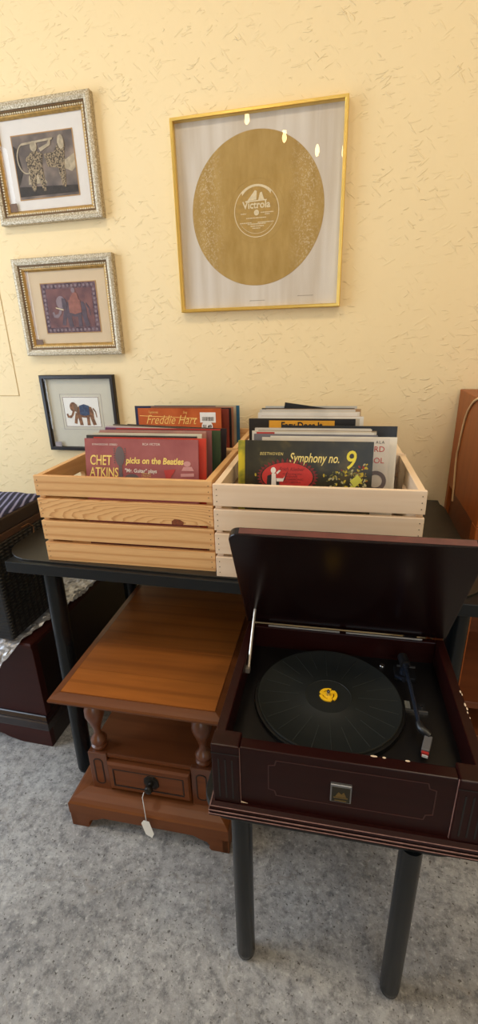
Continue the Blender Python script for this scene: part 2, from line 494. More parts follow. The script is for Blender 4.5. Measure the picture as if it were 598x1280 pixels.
def text_into(name, body, size, x, z, mat, parent, y=-0.0006, shear=0.0, bold=0.0, xs=1.0, align='LEFT', space=1.0, rot=0.0):
    """lettering in the local xz plane facing -y; size is cap height"""
    cu = bpy.data.curves.new(name + '_c', 'FONT')
    cu.body = body; cu.size = 1.0; cu.shear = shear; cu.offset = bold; cu.align_x = align
    cu.space_character = space; cu.resolution_u = 3
    t = bpy.data.objects.new(name + '_t', cu); COL.objects.link(t)
    dg = bpy.context.evaluated_depsgraph_get(); dg.update()
    me = bpy.data.meshes.new_from_object(t.evaluated_get(dg))
    bpy.data.objects.remove(t); bpy.data.curves.remove(cu)
    k = size / 0.72
    for v in me.vertices:
        a, b = v.co.x * k * xs, v.co.y * k
        a, b = a * math.cos(rot) - b * math.sin(rot), a * math.sin(rot) + b * math.cos(rot)
        v.co = (x + a, y, z + b)
    me.materials.clear(); me.materials.append(mat)
    me.name = name
    o = bpy.data.objects.new(name, me); COL.objects.link(o)
    if parent: o.parent = parent
    return o

# ------------------------------------------------------------------ room
XL, XR, YF, ZC = -2.7, 2.3, -4.6, 3.05
struct(MB().box(XL, XR, 0, 0.12, 0, ZC).build('wall_back', M['wall']))
struct(MB().box(XL - 0.1, XL, YF, 0.12, 0, 0.35).box(XL - 0.1, XL, YF, 0.12, 2.75, ZC).box(XL - 0.1, XL, -0.55, 0.12, 0.35, 2.75).box(XL - 0.1, XL, YF, -2.1, 0.35, 2.75).build('wall_left', M['wall']))
struct(MB().box(XR, XR + 0.1, YF, 0.12, 0, ZC).build('wall_right', M['wall']))
struct(MB().box(XL, XR, YF - 0.1, YF, 0, 0.3).box(XL, XR, YF - 0.1, YF, 2.8, ZC).box(XL, 0.0, YF - 0.1, YF, 0.3, 2.8).box(XR - 0.3, XR, YF - 0.1, YF, 0.3, 2.8).build('wall_front', M['wall']))
struct(MB().box(XL - 0.1, XR + 0.1, YF - 0.1, 0.12, -0.1, 0).build('floor', M['concrete']))
struct(MB().box(XL - 0.1, XR + 0.1, YF - 0.1, 0.12, ZC, ZC + 0.1).build('ceiling', M['ceiling']))
def window(name, axis):
    w = MB()
    if axis == 'y':
        for x in (0.0, 0.75, XR - 0.35): w.box(x, x + 0.05, YF - 0.08, YF - 0.02, 0.3, 2.8)
        for z in (0.3, 2.75): w.box(0, XR - 0.3, YF - 0.08, YF - 0.02, z, z + 0.05)
    else:
        for y in (-2.1, -1.35, -0.6): w.box(XL - 0.08, XL - 0.02, y, y + 0.05, 0.35, 2.75)
        for z in (0.35, 2.70): w.box(XL - 0.08, XL - 0.02, -2.1, -0.55, z, z + 0.05)
    struct(w.build(name, M['frame_white']))
window('window_1', 'y'); window('window_2', 'x')
# faint access-panel outline painted into the wall
t = MB()
t.box(-1.352, -1.349, -0.0015, 0.001, 1.105, 1.62)
t.box(-1.75, -1.349, -0.0015, 0.001, 1.102, 1.105)
t.box(-1.75, -1.349, -0.0015, 0.001, 1.617, 1.62)
t.box(-1.75, -1.747, -0.0015, 0.001, 1.105, 1.62)
struct(t.build('trim_1', plain('panel_seam', (196, 166, 116), 0.7)))

# ------------------------------------------------------------------ framed pictures (local: origin at frame centre on the wall, -y to the room)
def ring(mb, w, h, prof):
    """mitred frame: prof = [(inset from outer edge, height from wall)]"""
    rings = []
    for d, y in prof:
        rings.append([(-w / 2 + d, -y, -h / 2 + d), (w / 2 - d, -y, -h / 2 + d), (w / 2 - d, -y, h / 2 - d), (-w / 2 + d, -y, h / 2 - d)])
    return mb.loops(rings, closed=True)

def panel(w, h, y0, y1, cx=0, cz=0):
    return MB().box(cx - w / 2, cx + w / 2, -y1, -y0, cz - h / 2, cz + h / 2)

def F(h0):
    return lambda a, b, h: (a, -(h0 + h), b)

def picture(x0, x1, z0, z1, label, bead=True):
    return empty('framed_picture', ((x0 + x1) / 2, -0.002, (z0 + z1) / 2), 0, label, 'picture', 'small framed pictures'), x1 - x0, z1 - z0

def ornate(p, w, h, mat_board):
    ring(MB(), w, h, [(0, 0), (0, 0.022), (0.003, 0.024), (0.012, 0.0255), (0.022, 0.022), (0.0225, 0.018), (0.0225, 0)]).build('frame', M['silver_gold'], p)
    ring(MB(), w - 0.044, h - 0.044, [(0, 0.001), (0, 0.019), (0.006, 0.019), (0.006, 0.001)]).build('frame_inlay', M['bronze_side'], p)
    # beaded slip
    b = MB()
    wi, hi = w - 0.062, h - 0.062
    step = 0.0085
    def bead(cx, cz):
        b.loops([[(cx + r * math.cos(k * PI / 3), -0.015 - y, cz + r * math.sin(k * PI / 3)) for k in range(6)] for r, y in ((0.0038, 0), (0.0034, 0.002), (0.0016, 0.0036))])
    n = int(wi / step)
    for i in range(n + 1):
        for s in (-1, 1): bead(-wi / 2 + wi * i / n, s * hi / 2)
    n = int(hi / step)
    for i in range(1, n):
        for s in (-1, 1): bead(s * wi / 2, -hi / 2 + hi * i / n)
    b.build('beaded_slip', M['bead'], p)
    ring(MB(), w - 0.056, h - 0.056, [(0, 0.001), (0, 0.015), (0.010, 0.0135), (0.016, 0.007), (0.016, 0.001)]).build('frame_lining', M['gilt'], p)
    panel(w - 0.07, h - 0.07, 0.001, 0.004).build('mat_board', mat_board, p)
    panel(w - 0.074, h - 0.074, 0.0085, 0.0095).build('glass', M['glass'], p)

# sepia archer picture
p, w, h = picture(-1.270, -0.863, 1.710, 2.062, 'silver-gilt framed sepia print of a spotted figure, highest of the small pictures')
ornate(p, w, h, M['mat_white'])
cx, cz = 0.0, -0.006
pr = panel(0.232, 0.184, 0.004, 0.0048, cx, cz).build('painting', M['sepia_bg'], p)
k = MB()
k.flat([(-.115, -.09), (.115, -.09), (.115, -.07), (.03, -.066), (-.115, -.06)], F(.005))
k.flat([(-.115, -.06), (-.09, -.02), (-.10, .05), (-.115, .06)], F(.005))
k.build('dark_ground', M['sepia_dark'], pr)
k = MB()
k.flat([(.05, -.035), (.075, -.02), (.1, -.03), (.115, -.02), (.115, .02), (.08, .005), (.05, .02)], F(.005))
k.build('pale_scenery', M['sepia_light'], pr)
k = MB()
k.flat([(-.075, -.055), (-.07, -.03), (-.02, -.028), (.0, -.055)], F(.005))
k.build('pale_scenery', M['sepia_light'], pr)
k = MB()
k.flat([(-.062, -.075), (-.05, -.078), (-.035, -.02), (-.02, -.078), (-.008, -.078), (-.012, -.005), (-.005, .03), (-.04, .042), (-.072, .02)], F(.0056))
k.flat([(.01, -.01), (.05, -.016), (.058, -.072), (.07, -.072), (.076, .005), (.085, .05), (.06, .055), (.04, .03), (.0, .028)], F(.0056))
k.build('spotted_figure', M['sepia_mid'], pr)
k = MB()
bo = [(-.072 + .034 * math.cos(R(a)), .02 + .045 * math.sin(R(a))) for a in range(70, 291, 12)]
bi = [(-.072 + .030 * math.cos(R(a)), .02 + .041 * math.sin(R(a))) for a in range(290, 69, -12)]
k.flat(bo + bi, F(.0058))
k.build('bow', M['sepia_light'], pr)
k = MB()
k.flat(ell(-.035, .052, .013, .015), F(.0062))
k.flat([(-.08, .058), (.04, .064), (.042, .070), (-.08, .064)], F(.0064))
k.flat([(-.01, .035), (.03, .05), (.034, .068), (.028, .068), (.02, .055), (-.015, .045)], F(.0062))
k.flat(ell(.07, .055, .012, .02), F(.0062))
k.build('figure_highlight', M['sepia_light'], pr)
ring(MB(), .238, .19, [(0, .004), (0, .0052), (.003, .0052), (.003, .004)]).build('mat_bevel', M['gold_line'], p).location = (cx, 0, cz)
panel(.03, .026, .0098, .0104, -.148, -.121).build('price_sticker', M['sticker'], p)

# plum elephant picture
p, w, h = picture(-1.258, -0.847, 1.261, 1.602, 'silver-gilt framed plum-coloured elephant painting with peach mat, second picture down')
ornate(p, w, h, M['mat_tan'])
cx, cz = 0.005, -0.002
pr = panel(0.228, 0.172, 0.004, 0.0048, cx, cz).build('painting', M['plum_border'], p)
panel(0.19, 0.135, 0.0048, 0.0052, cx, cz).build('painting_ground', M['plum'], pr)
ring(MB(), .234, .178, [(0, .004), (0, .0054), (.003, .0054), (.003, .004)]).build('painting_edge', M['gold_line'], pr).location = (cx, 0, cz)
k = MB()
for i in range(13):
    for s in (-1, 1):
        k.flat(ell(cx - .1 + i * .0166, cz + s * .0765, .005, .005, 8), F(.005))
for i in range(9):
    for s in (-1, 1):
        k.flat(ell(cx + s * .104, cz - .06 + i * .015, .005, .005, 8), F(.005))
k.build('border_flowers', M['plum_grey'], pr)
def elephant(ox, oz, s, flip=1):
    T = lambda L: [(ox + flip * a * s, oz + b * s) for a, b in L]
    body = [T(ell(.05, .02, .30, .2, 24)), T([(-.2, .1), (.05, .2), (.3, .16), (.36, .0), (.33, -.12), (-.2, -.12)]),
            T([(-.2, 0), (-.07, 0), (-.08, -.22), (-.05, -.42), (-.17, -.42), (-.2, -.2)]),
            T([(-.28, -.02), (-.12, -.06), (-.24, -.24), (-.27, -.38), (-.37, -.36), (-.33, -.2)]),
            T([(.2, -.02), (.36, .0), (.36, -.2), (.42, -.40), (.30, -.42), (.24, -.22)]),
            T([(.06, -.04), (.22, -.04), (.2, -.22), (.2, -.42), (.09, -.42), (.1, -.22)])]
    head = [T(ell(-.33, .16, .13, .15, 20)),
            T([(-.42, .2), (-.36, .06), (-.44, -.1), (-.53, -.12), (-.56, -.05), (-.61, -.07), (-.58, -.18), (-.46, -.2), (-.36, -.1), (-.3, .04)])]
    ear = [T([(-.3, .26), (-.2, .24), (-.16, .1), (-.22, -.02), (-.3, .05)])]
    tail = [T([(.34, .1), (.42, .0), (.44, -.16), (.47, -.16), (.45, .02), (.37, .14)])]
    cloth = [T([(-.12, .2), (.05, .25), (.22, .2), (.22, -.08), (.04, -.12), (-.12, -.08)])]
    return body, head, ear, tail, cloth
def emit_poly(groups, h, name, mat, par):
    k = MB()
    for i, g in enumerate(groups): k.flat(g, F(h + i * .00006), .0003)
    return k.build(name, mat, par)
B, H, E, T_, C = elephant(cx + .012, cz - .004, .15)
emit_poly(B + T_, .0054, 'elephant_body', M['plum_dark'], pr)
emit_poly(H, .0060, 'elephant_head', M['plum_grey'], pr)
emit_poly(E, .0064, 'elephant_ear', M['plum_dark'], pr)
emit_poly(C + [[(cx + .0, cz + .03), (cx + .02, cz + .055), (cx + .034, cz + .05), (cx + .04, cz + .02)]], .0064, 'saddle_cloth', plain('saddle_rose', (146, 92, 82), .7, 0, .2, 80), pr)
emit_poly([ell(cx + .02, cz + .06, .008, .009, 12)], .0066, 'rider_head', M['plum_grey'], pr)
k = MB(); k.flat([(cx - .062, cz + .004), (cx - .03, cz - .004), (cx - .03, cz - .008), (cx - .06, cz + .000)], F(.0066)); k.build('tusk', M['pale_ink'], pr)
panel(.036, .022, .0098, .0104, -.152, -.122).build('price_sticker', M['sticker'], p)

# black framed elephant
p, w, h = picture(-1.229, -0.902, 0.880, 1.186, 'thin black framed picture of a small brown elephant with blue blanket')
ring(MB(), w, h, [(0, 0), (0, .018), (.002, .02), (.013, .02), (.015, .018), (.015, 0)]).build('frame', M['black_frame'], p)
panel(w - .028, h - .028, .001, .004).build('mat_board', M['mat_grey'], p)
panel(w - .030, h - .030, .012, .013).build('glass', M['glass'], p)
pr = panel(.165, .124, .004, .0048, .002, .006).build('painting', M['paper'], p)
ring(MB(), .162, .121, [(0, .0048), (0, .0053), (.0018, .0053), (.0018, .0048)]).build('painting_border', M['sticker'], pr).location = (.002, 0, .006)
ring(MB(), .186, .144, [(0, .0042), (0, .0046), (.0012, .0046), (.0012, .0042)]).build('mat_line', M['sticker_grey'], p).location = (.002, 0, .006)
B, H, E, T_, C = elephant(.008, .006, .128)
emit_poly(B + T_, .0050, 'elephant_body', M['ele_brown'], pr)
emit_poly(H, .0056, 'elephant_head', M['ele_brown'], pr)
emit_poly(E, .0060, 'elephant_ear', M['sticker'], pr)
emit_poly(C, .0060, 'saddle_cloth', M['ele_blue'], pr)
panel(.03, .02, .0132, .0138, -.125, -.128).build('price_sticker', M['sticker_grey'], p)

# large record print in thin brass frame
x0, x1, z0, z1 = -.5985, -.0470, 1.396, 1.957
p = empty('framed_record_print', ((x0 + x1) / 2, -.002, (z0 + z1) / 2), 0, 'large brass-framed print of a gold disc with pale round label', 'picture')
w, h = x1 - x0, z1 - z0
ring(MB(), w, h, [(0, 0), (0, .024), (.002, .026), (.009, .026), (.011, .024), (.011, 0)]).build('frame', M['brass'], p)
panel(w - .02, h - .02, .001, .008).build('print_sheet', M['print_paper'], p)
panel(w - .021, h - .021, .016, .0175).build('glass', M['glass'], p)
dcx, dcz, dr = -.3256 - (x0 + x1) / 2, 1.6897 - (z0 + z1) / 2, .2167
d = MB().loops([[(r * math.cos(2 * PI * k / 96), -y, r * math.sin(2 * PI * k / 96)) for k in range(96)] for r, y in ((dr, .008), (dr, .0086), (dr - .001, .0088))]).build('printed_disc', M['disc'], p)
d.location = (dcx, 0, dcz)
lr = .074
k = MB()
def annulus(mb, r0, r1, y0, y1, n=72, cx=0, cz=0):
    return mb.loops([[(cx + r * math.cos(2 * PI * k / n), -y, cz + r * math.sin(2 * PI * k / n)) for k in range(n)] for r, y in ((r0, y0), (r0, y1), (r1, y1), (r1, y0))], closed=True)
lab = MB().loops([[(r * math.cos(2 * PI * k / 64), -y, r * math.sin(2 * PI * k / 64)) for k in range(64)] for r, y in ((lr, .0088), (lr, .0091))]).build('printed_label', M['label_gold'], d)
annulus(MB(), lr, lr - .0022, .0089, .0094).build('label_rim', M['pale_ink'], lab)
k = MB()
arc = [(lr * .97 * math.cos(R(a)), lr * .97 * math.sin(R(a))) for a in range(48, 133, 6)]
arc2 = [(lr * .80 * math.cos(R(a)) * .9, .022 + (lr * .62) * math.sin(R(a))) for a in range(150, 29, -8)]
k.flat(arc + arc2, F(.0091))
k.build('label_arch', M['pale_ink'], lab)
k = MB()
k.flat([(-.030, .030), (-.004, .058), (.002, .055), (.0, .032)], F(.0091)); k.flat([(.006, .030), (.012, .05), (.018, .052), (.026, .030)], F(.0091))
k.flat([(-.036, .026), (.034, .028), (.034, .031), (-.036, .030)], F(.0092))
k.build('label_emblem', M['pale_ink'], lab)
text_into('label_lettering', 'Victrola', .0205, 0, .0085, M['pale_ink'], lab, -.0094, bold=.025, align='CENTER', xs=1.0)
MB().flat(ell(0, -.004, .0082, .0082), F(.0092)).build('spindle_hole', M['pale_ink'], lab)
k = MB()
for z, a, b in ((-.007, -.052, -.034), (-.006, .014, .056), (-.011, .028, .044), (-.020, -.034, .032), (-.033, -.056, -.016), (-.033, .004, .056), (-.037, -.03, .03), (-.043, -.02, .024), (-.049, -.014, .012)):
    x = a
    while x < b:
        l = rnd.uniform(.002, .005); k.flat([(x, z), (min(b, x + l), z), (min(b, x + l), z + .0028), (x, z + .0028)], F(.0091)); x += l + .0012
for a in range(215, 326, 4):
    q = R(a); k.flat([(lr * .86 * math.cos(q + s), lr * .86 * math.sin(q + s) + t) for s, t in ((-.02, 0), (.02, 0), (.02, .002), (-.02, .002))], F(.0091))
k.build('label_small_print', M['pale_ink'], lab)
annulus(MB(), lr + .017, lr + .0155, .0088, .0092).build('runout_ring', M['label_gold'], d)
for x, z, l in ((-.03, -.252, .05), (.135, -.243, .05)):
    k = MB()
    a = x
    while a < x + l:
        s = rnd.uniform(.003, .007); k.flat([(a, z), (a + s, z + .001), (a + s, z + .003), (a, z + .002)], F(.0081)); a += s + .002
    k.build('pencil_signature', M['pencil'], p)

# ------------------------------------------------------------------ black table
TZ = .745
tb = empty('black_table', (-.30, -.41, 0), 0, 'long black table with dark rounded top carrying four wooden crates', 'table')
def wl(o, par):
    """mesh written in world coordinates -> child of par"""
    bpy.context.view_layer.update()
    o.parent = par
    o.matrix_parent_inverse = par.matrix_world.inverted()
    return o
bpy.context.view_layer.update()
wl(MB().box(-.915, .335, -.748, -.035, .708, TZ - .005).build('table_frame', M['black_paint'], bevel=.0015), tb)
def rrect(x0, x1, y0, y1, r, n=8):
    pts = []
    for cx, cy, a in ((x1 - r, y0 + r, -90), (x1 - r, y1 - r, 0), (x0 + r, y1 - r, 90), (x0 + r, y0 + r, 180)):
        for k in range(n + 1):
            q = R(a + 90 * k / n); pts.append((cx + r * math.cos(q), cy + r * math.sin(q)))
    return pts
pp = rrect(-.958, .343, -.733, -.03, .11)
pp = [(x if x > -.8 else x, y) for x, y in pp]
wl(MB().prism(pp, lambda a, b: (a, b, TZ - .0048), lambda a, b: (a, b, TZ)).build('top_panel', M['dark_board'], bevel=.001), tb)
for x, y, fx, fy in ((-.795, -.712, -.775, -.752), (.283, -.70, .283, -.70), (-.765, -.33, -.765, -.33), (.283, -.12, .283, -.12)):
    o = MB().cyl((x, y, .708), (fx, fy, 0.012), .0255, seg=28).cyl((fx, fy, .012), (fx, fy, 0), .0255, .023, seg=28).build('leg', M['black_leg'], smooth=True)
    wl(o, tb)

# ------------------------------------------------------------------ crates
CW, CD, CH = .480, .335, .244
nail_me = None
def nail(x, z, par):
    global nail_me
    if nail_me is None:
        o = MB().cyl((0, .002, 0), (0, -.0004, 0), .0013, seg=8).build('nail', M['nail'], par); nail_me = o.data
    else:
        o = bpy.data.objects.new('nail', nail_me); COL.objects.link(o); o.parent = par
    o.location = (x, 0, z)
def crate(x, y, rz, slat_m, end_m, label, knot=False):
    c = empty('wooden_crate', (x, y, TZ), rz, label, 'crate', 'slatted wooden crates')
    sh, gap = .0545, .0087
    T = .0115
    for i in range(4):
        z0 = CH - sh - i * (sh + gap)
        for yy in (0, CD - T):
            s = MB().box(0, CW, yy, yy + T, z0, z0 + sh).build('slat', M['cathedral'] if knot and i == 1 and yy == 0 else slat_m, c, bevel=.0012)
            if yy == 0:
                for xx in (.009, CW - .009):
                    for zz in (.012, .027, .042):
                        nail(xx, z0 + zz, s)
                if knot and i == 1:
                    MB().prism([(.385 + a, z0 + .004 + b) for a, b in ((-.014, -.004), (.016, -.004), (.018, .004), (.008, .010), (-.006, .011), (-.014, .005))], lambda a, b: (a, .002, b), lambda a, b: (a, -.0005, b)).build('knot', M['knot'], s)
    for xx in (.002, CW - .018):
        bm = bmesh.new()
        outer = [(T, .001), (CD - T, .001), (CD - T, CH - .001), (T, CH - .001)]
        hole = []
        hy, hz, hl, hr = CD / 2, CH - .062, .042, .0155
        for k in range(9): hole.append((hy + hl + hr * math.cos(R(-90 + 22.5 * k)), hz + hr * math.sin(R(-90 + 22.5 * k))))
        for k in range(9): hole.append((hy - hl + hr * math.cos(R(90 + 22.5 * k)), hz + hr * math.sin(R(90 + 22.5 * k))))
        ed = []
        for L in (outer, hole):
            vs = [bm.verts.new((xx, a, b)) for a, b in L]
            ed += [bm.edges.new((vs[i], vs[(i + 1) % len(vs)])) for i in range(len(vs))]
        g = bmesh.ops.triangle_fill(bm, edges=ed, use_beauty=True)
        fs = [f for f in bm.faces]
        ex = bmesh.ops.extrude_face_region(bm, geom=fs)
        for v in [v for v in ex['geom'] if isinstance(v, bmesh.types.BMVert)]: v.co.x += .016
        mb = MB(); mb.bm.free(); mb.bm = bm
        mb.build('end_panel', end_m, c, bevel=.001)
    for i in range(4):
        y0 = T + .004 + i * .078
        MB().box(.018, CW - .018, y0, y0 + .071, .003, .012).build('bottom_slat', slat_m, c, bevel=.001)
    return c
RZ = R(1.7)
crate(-.790, -.723, RZ, M['pine'], M['pine_end'], 'amber pine crate at the front left of the table, knot on its front', True)
crate(-.3015, -.731, R(2.1), M['pale'], M['pale_end'], 'pale bare pine crate at the front right of the table')
crate(-.806, -.382, RZ, M['pine'], M['pine_end'], 'amber pine crate against the wall behind the amber front crate')
crate(-.318, -.3895, R(2.1), M['pale'], M['pale_end'], 'pale pine crate against the wall behind the pale front crate')

# ------------------------------------------------------------------ record sleeves
SW = .314
sleeve_mats = {}
def cmat(rgb):
    k = tuple(rgb)
    if k not in sleeve_mats:
        sleeve_mats[k] = mat_cover('cover_%d_%d_%d' % k, [(0.3, tuple(int(c * .86) for c in k)), (0.7, k)], 9, .4)
    return sleeve_mats[k]
ZB = TZ + .0125
def sleeve(x, ytop, lean, mat, label, group, t=.0045, dz=0, yaw=1.7, w=SW, inner=True, h=SW):
    h = h + dz
    y0 = ytop - h * math.sin(R(lean))
    zb = ZB + t * math.sin(abs(R(lean))) + .0006
    m = MB()
    b = .0009
    # front board, back board, left spine, bottom
    m.box(0, w, 0, b, 0, h); m.box(0, w, t - b, t, 0, h); m.box(0, b, b, t - b, 0, h); m.box(b, w, b, t - b, 0, b)
    o = m.build('record_sleeve', mat)
    o.location = (x, y0, zb); o.rotation_euler = (R(-lean), 0, R(yaw))
    tag(o, label, 'record', group)
    if inner:
        MB().box(b * 1.2, w - .0015, b * 1.3, t - b * 1.3, b * 1.2, h - .0015).build('inner_sleeve', M['paper'], o)
    return o
def edges(o): return o
FM = lambda z0: (lambda a, b, h: (a, -(z0 + h), b))

GL = 'records in the amber front crate'
GR = 'records in the pale front crate'
BL = 'records in the amber rear crate'
BR = 'records in the pale rear crate'
# --- amber front crate, front to back
pink = mat_cover('dusty_pink_cover', [(0.3, (150, 82, 84)), (0.7, (172, 104, 104))], 14, .3)
ch = sleeve(-.682, -.628, 9, pink, 'dusty pink record sleeve with yellow capitals and a dark guitar head, frontmost', GL, w=.316)
Y1 = plain('cover_yellow', (246, 216, 120), .5); W1 = plain('cover_white', (236, 226, 214), .5); K1 = plain('cover_black', (40, 36, 36), .5); G1 = plain('cover_grey', (104, 92, 92), .5)
text_into('title_lettering', 'CHET', .027, .012, SW - .070, Y1, ch, shear=.12, bold=.012, xs=.66)
text_into('title_lettering', 'ATKINS', .025, .010, SW - .101, Y1, ch, shear=.12, bold=.012, xs=.70)
text_into('title_lettering', 'picks on the Beatles', .0165, .116, SW - .064, Y1, ch, shear=.2, bold=.03, xs=.86)
text_into('subtitle_lettering', '"Mr. Guitar" plays', .010, .112, SW - .088, W1, ch, shear=.1, bold=.02, xs=.9)
text_into('edge_lettering', 'DYNAGROOVE  STEREO', .005, .022, SW - .018, W1, ch, xs=.95)
text_into('edge_lettering', 'RCA VICTOR', .006, .165, SW - .016, W1, ch)
k = MB(); k.flat(ell(.100, SW - .046, .013, .026, 24), FM(.0004)); 
for i in range(7):
    for s in (-1, 1): k.flat(ell(.100 + s * .0155, SW - .026 - i * .0062, .0022, .0018, 8), FM(.0004))
k.build('guitar_headstock', G1, ch)
MB().flat([(.096, SW - .07), (.105, SW - .07), (.107, SW - .13), (.094, SW - .13)], FM(.0004)).build('guitar_neck', G1, ch)
MB().flat(ell(.132, SW - .104, .020, .012, 24), FM(.0004)).build('dark_oval', G1, ch)
text_into('song_lettering', 'Yesterday\nI Feel Fine\nMichelle', .0045, .160, SW - .092, Y1, ch)
k = MB(); k.flat([(.222, SW - .080), (.254, SW - .076), (.250, SW - .085), (.242, SW - .095), (.234, SW - .120), (.226, SW - .096)], FM(.0004)); k.build('printed_glass', plain('cover_rose', (186, 66, 62), .5), ch)
k = MB(); k.flat(ell(.286, SW - .062, .010, .007, 16), FM(.0003)); k.flat([(.268, SW - .088), (.304, SW - .086), (.304, SW - .094), (.268, SW - .096)], FM(.0003)); k.flat([(.276, SW - .07), (.298, SW - .069), (.304, SW - .08), (.270, SW - .08)], FM(.0003))
k.build('printed_emblem', plain('cover_pale_pink', (206, 150, 146), .5), ch)
left_list = [
    ((212, 66, 48), -.664, .5, 'red-orange record sleeve just behind the dusty pink one, jutting out right'),
    ((58, 54, 52), -.694, 3, 'charcoal record sleeve third from the front in the amber front crate'),
    ((206, 198, 180), -.700, 1, 'off-white record sleeve fourth from the front in the amber front crate'),
    ((226, 214, 190), -.690, 4, 'cream record sleeve fifth from the front in the amber front crate'),
    ((172, 116, 98), -.682, 2, 'salmon record sleeve sixth from the front in the amber front crate'),
    ((190, 142, 128), -.688, 5, 'pale rose record sleeve seventh from the front in the amber front crate'),
    ((150, 92, 88), -.676, 3, 'brick pink record sleeve eighth from the front in the amber front crate'),
    ((60, 78, 46), -.655, -2, 'dark green record sleeve peeking out right in the amber front crate'),
    ((186, 52, 48), -.660, 0, 'bright red record sleeve behind the dark green one in the amber crate'),
    ((110, 54, 92), -.700, 4, 'purple record sleeve behind the bright red one in the amber crate'),
    ((200, 178, 188), -.706, 5, 'lilac-white record sleeve just behind the purple one'),
    ((214, 200, 180), -.704, 3, 'ivory record sleeve third from the back of the amber front crate'),
    ((96, 84, 72), -.698, 6, 'taupe record sleeve second from the back of the amber front crate'),
    ((44, 34, 32), -.658, 1, 'dark brown record sleeve at the very back of the amber front crate'),
]
for i, (c, x, dz, lab_) in enumerate(left_list):
    yt = -.612 + i * .0153
    sl = sleeve(x - (.014 if i > 8 else 0), yt, 9 - i * .25, cmat(c), lab_, GL, .005 + (i % 3) * .001, dz * .0005 - (.015 if i > 8 else 0))
    if i > 8: sl.rotation_euler.y = R(2.0); sl.location.z += .0115
# --- amber rear crate
left_rear = [
    ((126, 50, 36), -.728, 0, -.125, 'rust record sleeve just behind the orange sleeve with round price sticker'),
    ((36, 30, 30), -.722, 2, -.114, 'black record sleeve near the wall in the amber rear crate'),
    ((178, 122, 92), -.716, 4, -.103, 'tan record sleeve near the wall in the amber rear crate'),
    ((34, 40, 74), -.786, 5, -.092, 'navy record sleeve sticking out left in the amber rear crate'),
    ((186, 170, 140), -.712, 6, -.080, 'beige record sleeve second from the wall in the amber rear crate'),
    ((52, 108, 142), -.702, 4, -.068, 'blue record sleeve sticking out right, nearest the wall, amber rear crate'),
]
for c, x, dz, yt, lab_ in left_rear:
    sleeve(x, yt, 2, cmat(c), lab_, BL, .0055, dz * .001)
orange = mat_cover('burnt_orange_cover', [(0.3, (168, 72, 34)), (0.7, (206, 108, 58))], 10, .3)
fr = sleeve(-.752, -.140, 2, orange, 'burnt orange record sleeve with slanted yellow script and round price sticker', BL, dz=.004)
Y2 = plain('script_gold', (240, 196, 110), .5)
text_into('script_lettering', 'Freddie Hart', .033, .028, SW - .052, Y2, fr, shear=.42, bold=-.004, xs=.80)
text_into('small_script', 'Togetherness', .009, .040, SW - .014, Y2, fr, shear=.35, xs=.55)
text_into('small_script', 'Sing', .009, .172, SW - .014, Y2, fr, shear=.35, xs=.8)
MB().flat([(.006, SW - .022), (.225, SW - .030), (.225, SW - .032), (.006, SW - .024)], FM(.0002), .0002).build('script_swash', Y2, fr)
st = MB().flat([(.236, SW - .046), (.294, SW - .046), (.294, SW - .010), (.236, SW - .010)], FM(.0004)).build('barcode_sticker', M['paper'], fr)
k = MB()
x = .244
while x < .286:
    l = rnd.choice((.001, .0018, .0026)); k.flat([(x, SW - .040), (x + l, SW - .040), (x + l, SW - .026), (x, SW - .026)], FM(.0009), .0002); x += l + .0014
k.build('barcode', K1, st)
st = MB().flat(ell(.262, SW - .060, .0205, .0205, 28), FM(.0010)).build('price_sticker', M['paper'], fr)
text_into('price_lettering', '$1.49', .0125, .262, SW - .066, K1, st, y=-.0018, align='CENTER', bold=.03, xs=.85)
# --- pale front crate
dark = mat_cover('dark_olive_cover', [(0.3, (34, 33, 24)), (0.55, (52, 48, 32)), (0.75, (92, 78, 40))], 22, .35)
sy = sleeve(-.247, -.603, 8, dark, 'dark olive record sleeve with yellow italic title and red oval, frontmost', GR, dz=-.002, yaw=2.1)
Y3 = plain('title_yellow', (240, 216, 130), .5); Y4 = plain('nine_yellow', (240, 220, 70), .5); RD = plain('oval_red', (196, 52, 46), .5, 0, .1, 60); RDD = plain('oval_rose', (126, 38, 38), .5)
text_into('title_lettering', 'Symphony no.', .0235, .112, SW - .054, Y3, sy, shear=.28, bold=.012, xs=.66)
text_into('number_lettering', '9', .046, .247, SW - .068, Y4, sy, shear=.12, bold=.01, xs=.85)
text_into('composer_lettering', 'BEETHOVEN', .0075, .038, SW - .038, Y3, sy, shear=.2, space=1.25, xs=.85)
text_into('choral_lettering', 'CHORAL', .010, .248, SW - .086, plain('choral_gold', (178, 150, 48), .5), sy, shear=.2, space=1.2, xs=.85)
k = MB()
ov = ell(.108, SW - .100, .064, .036, 40)
k.flat(ov, FM(.0006)); oo = k.build('red_oval', RD, sy); oo.location.z = .008
k = MB()
for i in range(36):
    q = 2 * PI * i / 36
    a, b = .108 + .072 * math.cos(q), SW - .092 + .042 * math.sin(q)
    k.flat([(a + .0055 * math.cos(q + s), b + .0055 * math.sin(q + s)) for s in (0, 2.3, PI, -2.3)], FM(.0004))
k.build('oval_border', RDD, sy)
text_into('name_lettering', 'Erich Kleiber', .009, .118, SW - .084, RDD, oo, y=-.0014, shear=.3, align='CENTER', xs=.95)
text_into('orchestra_lettering', 'conducting the\nVIENNA\nPHILHARMONIC\nORCHESTRA', .0052, .120, SW - .094, RDD, oo, y=-.0014, align='CENTER', xs=1.1)
k = MB(); k.flat([(.055, SW - .14), (.058, SW - .098), (.068, SW - .094), (.072, SW - .14)], FM(.0012)); k.flat([(.078, SW - .14), (.078, SW - .100), (.088, SW - .11), (.09, SW - .14)], FM(.0012))
k.flat([(.100, SW - .108), (.108, SW - .086), (.109, SW - .087), (.102, SW - .109)], FM(.0012))
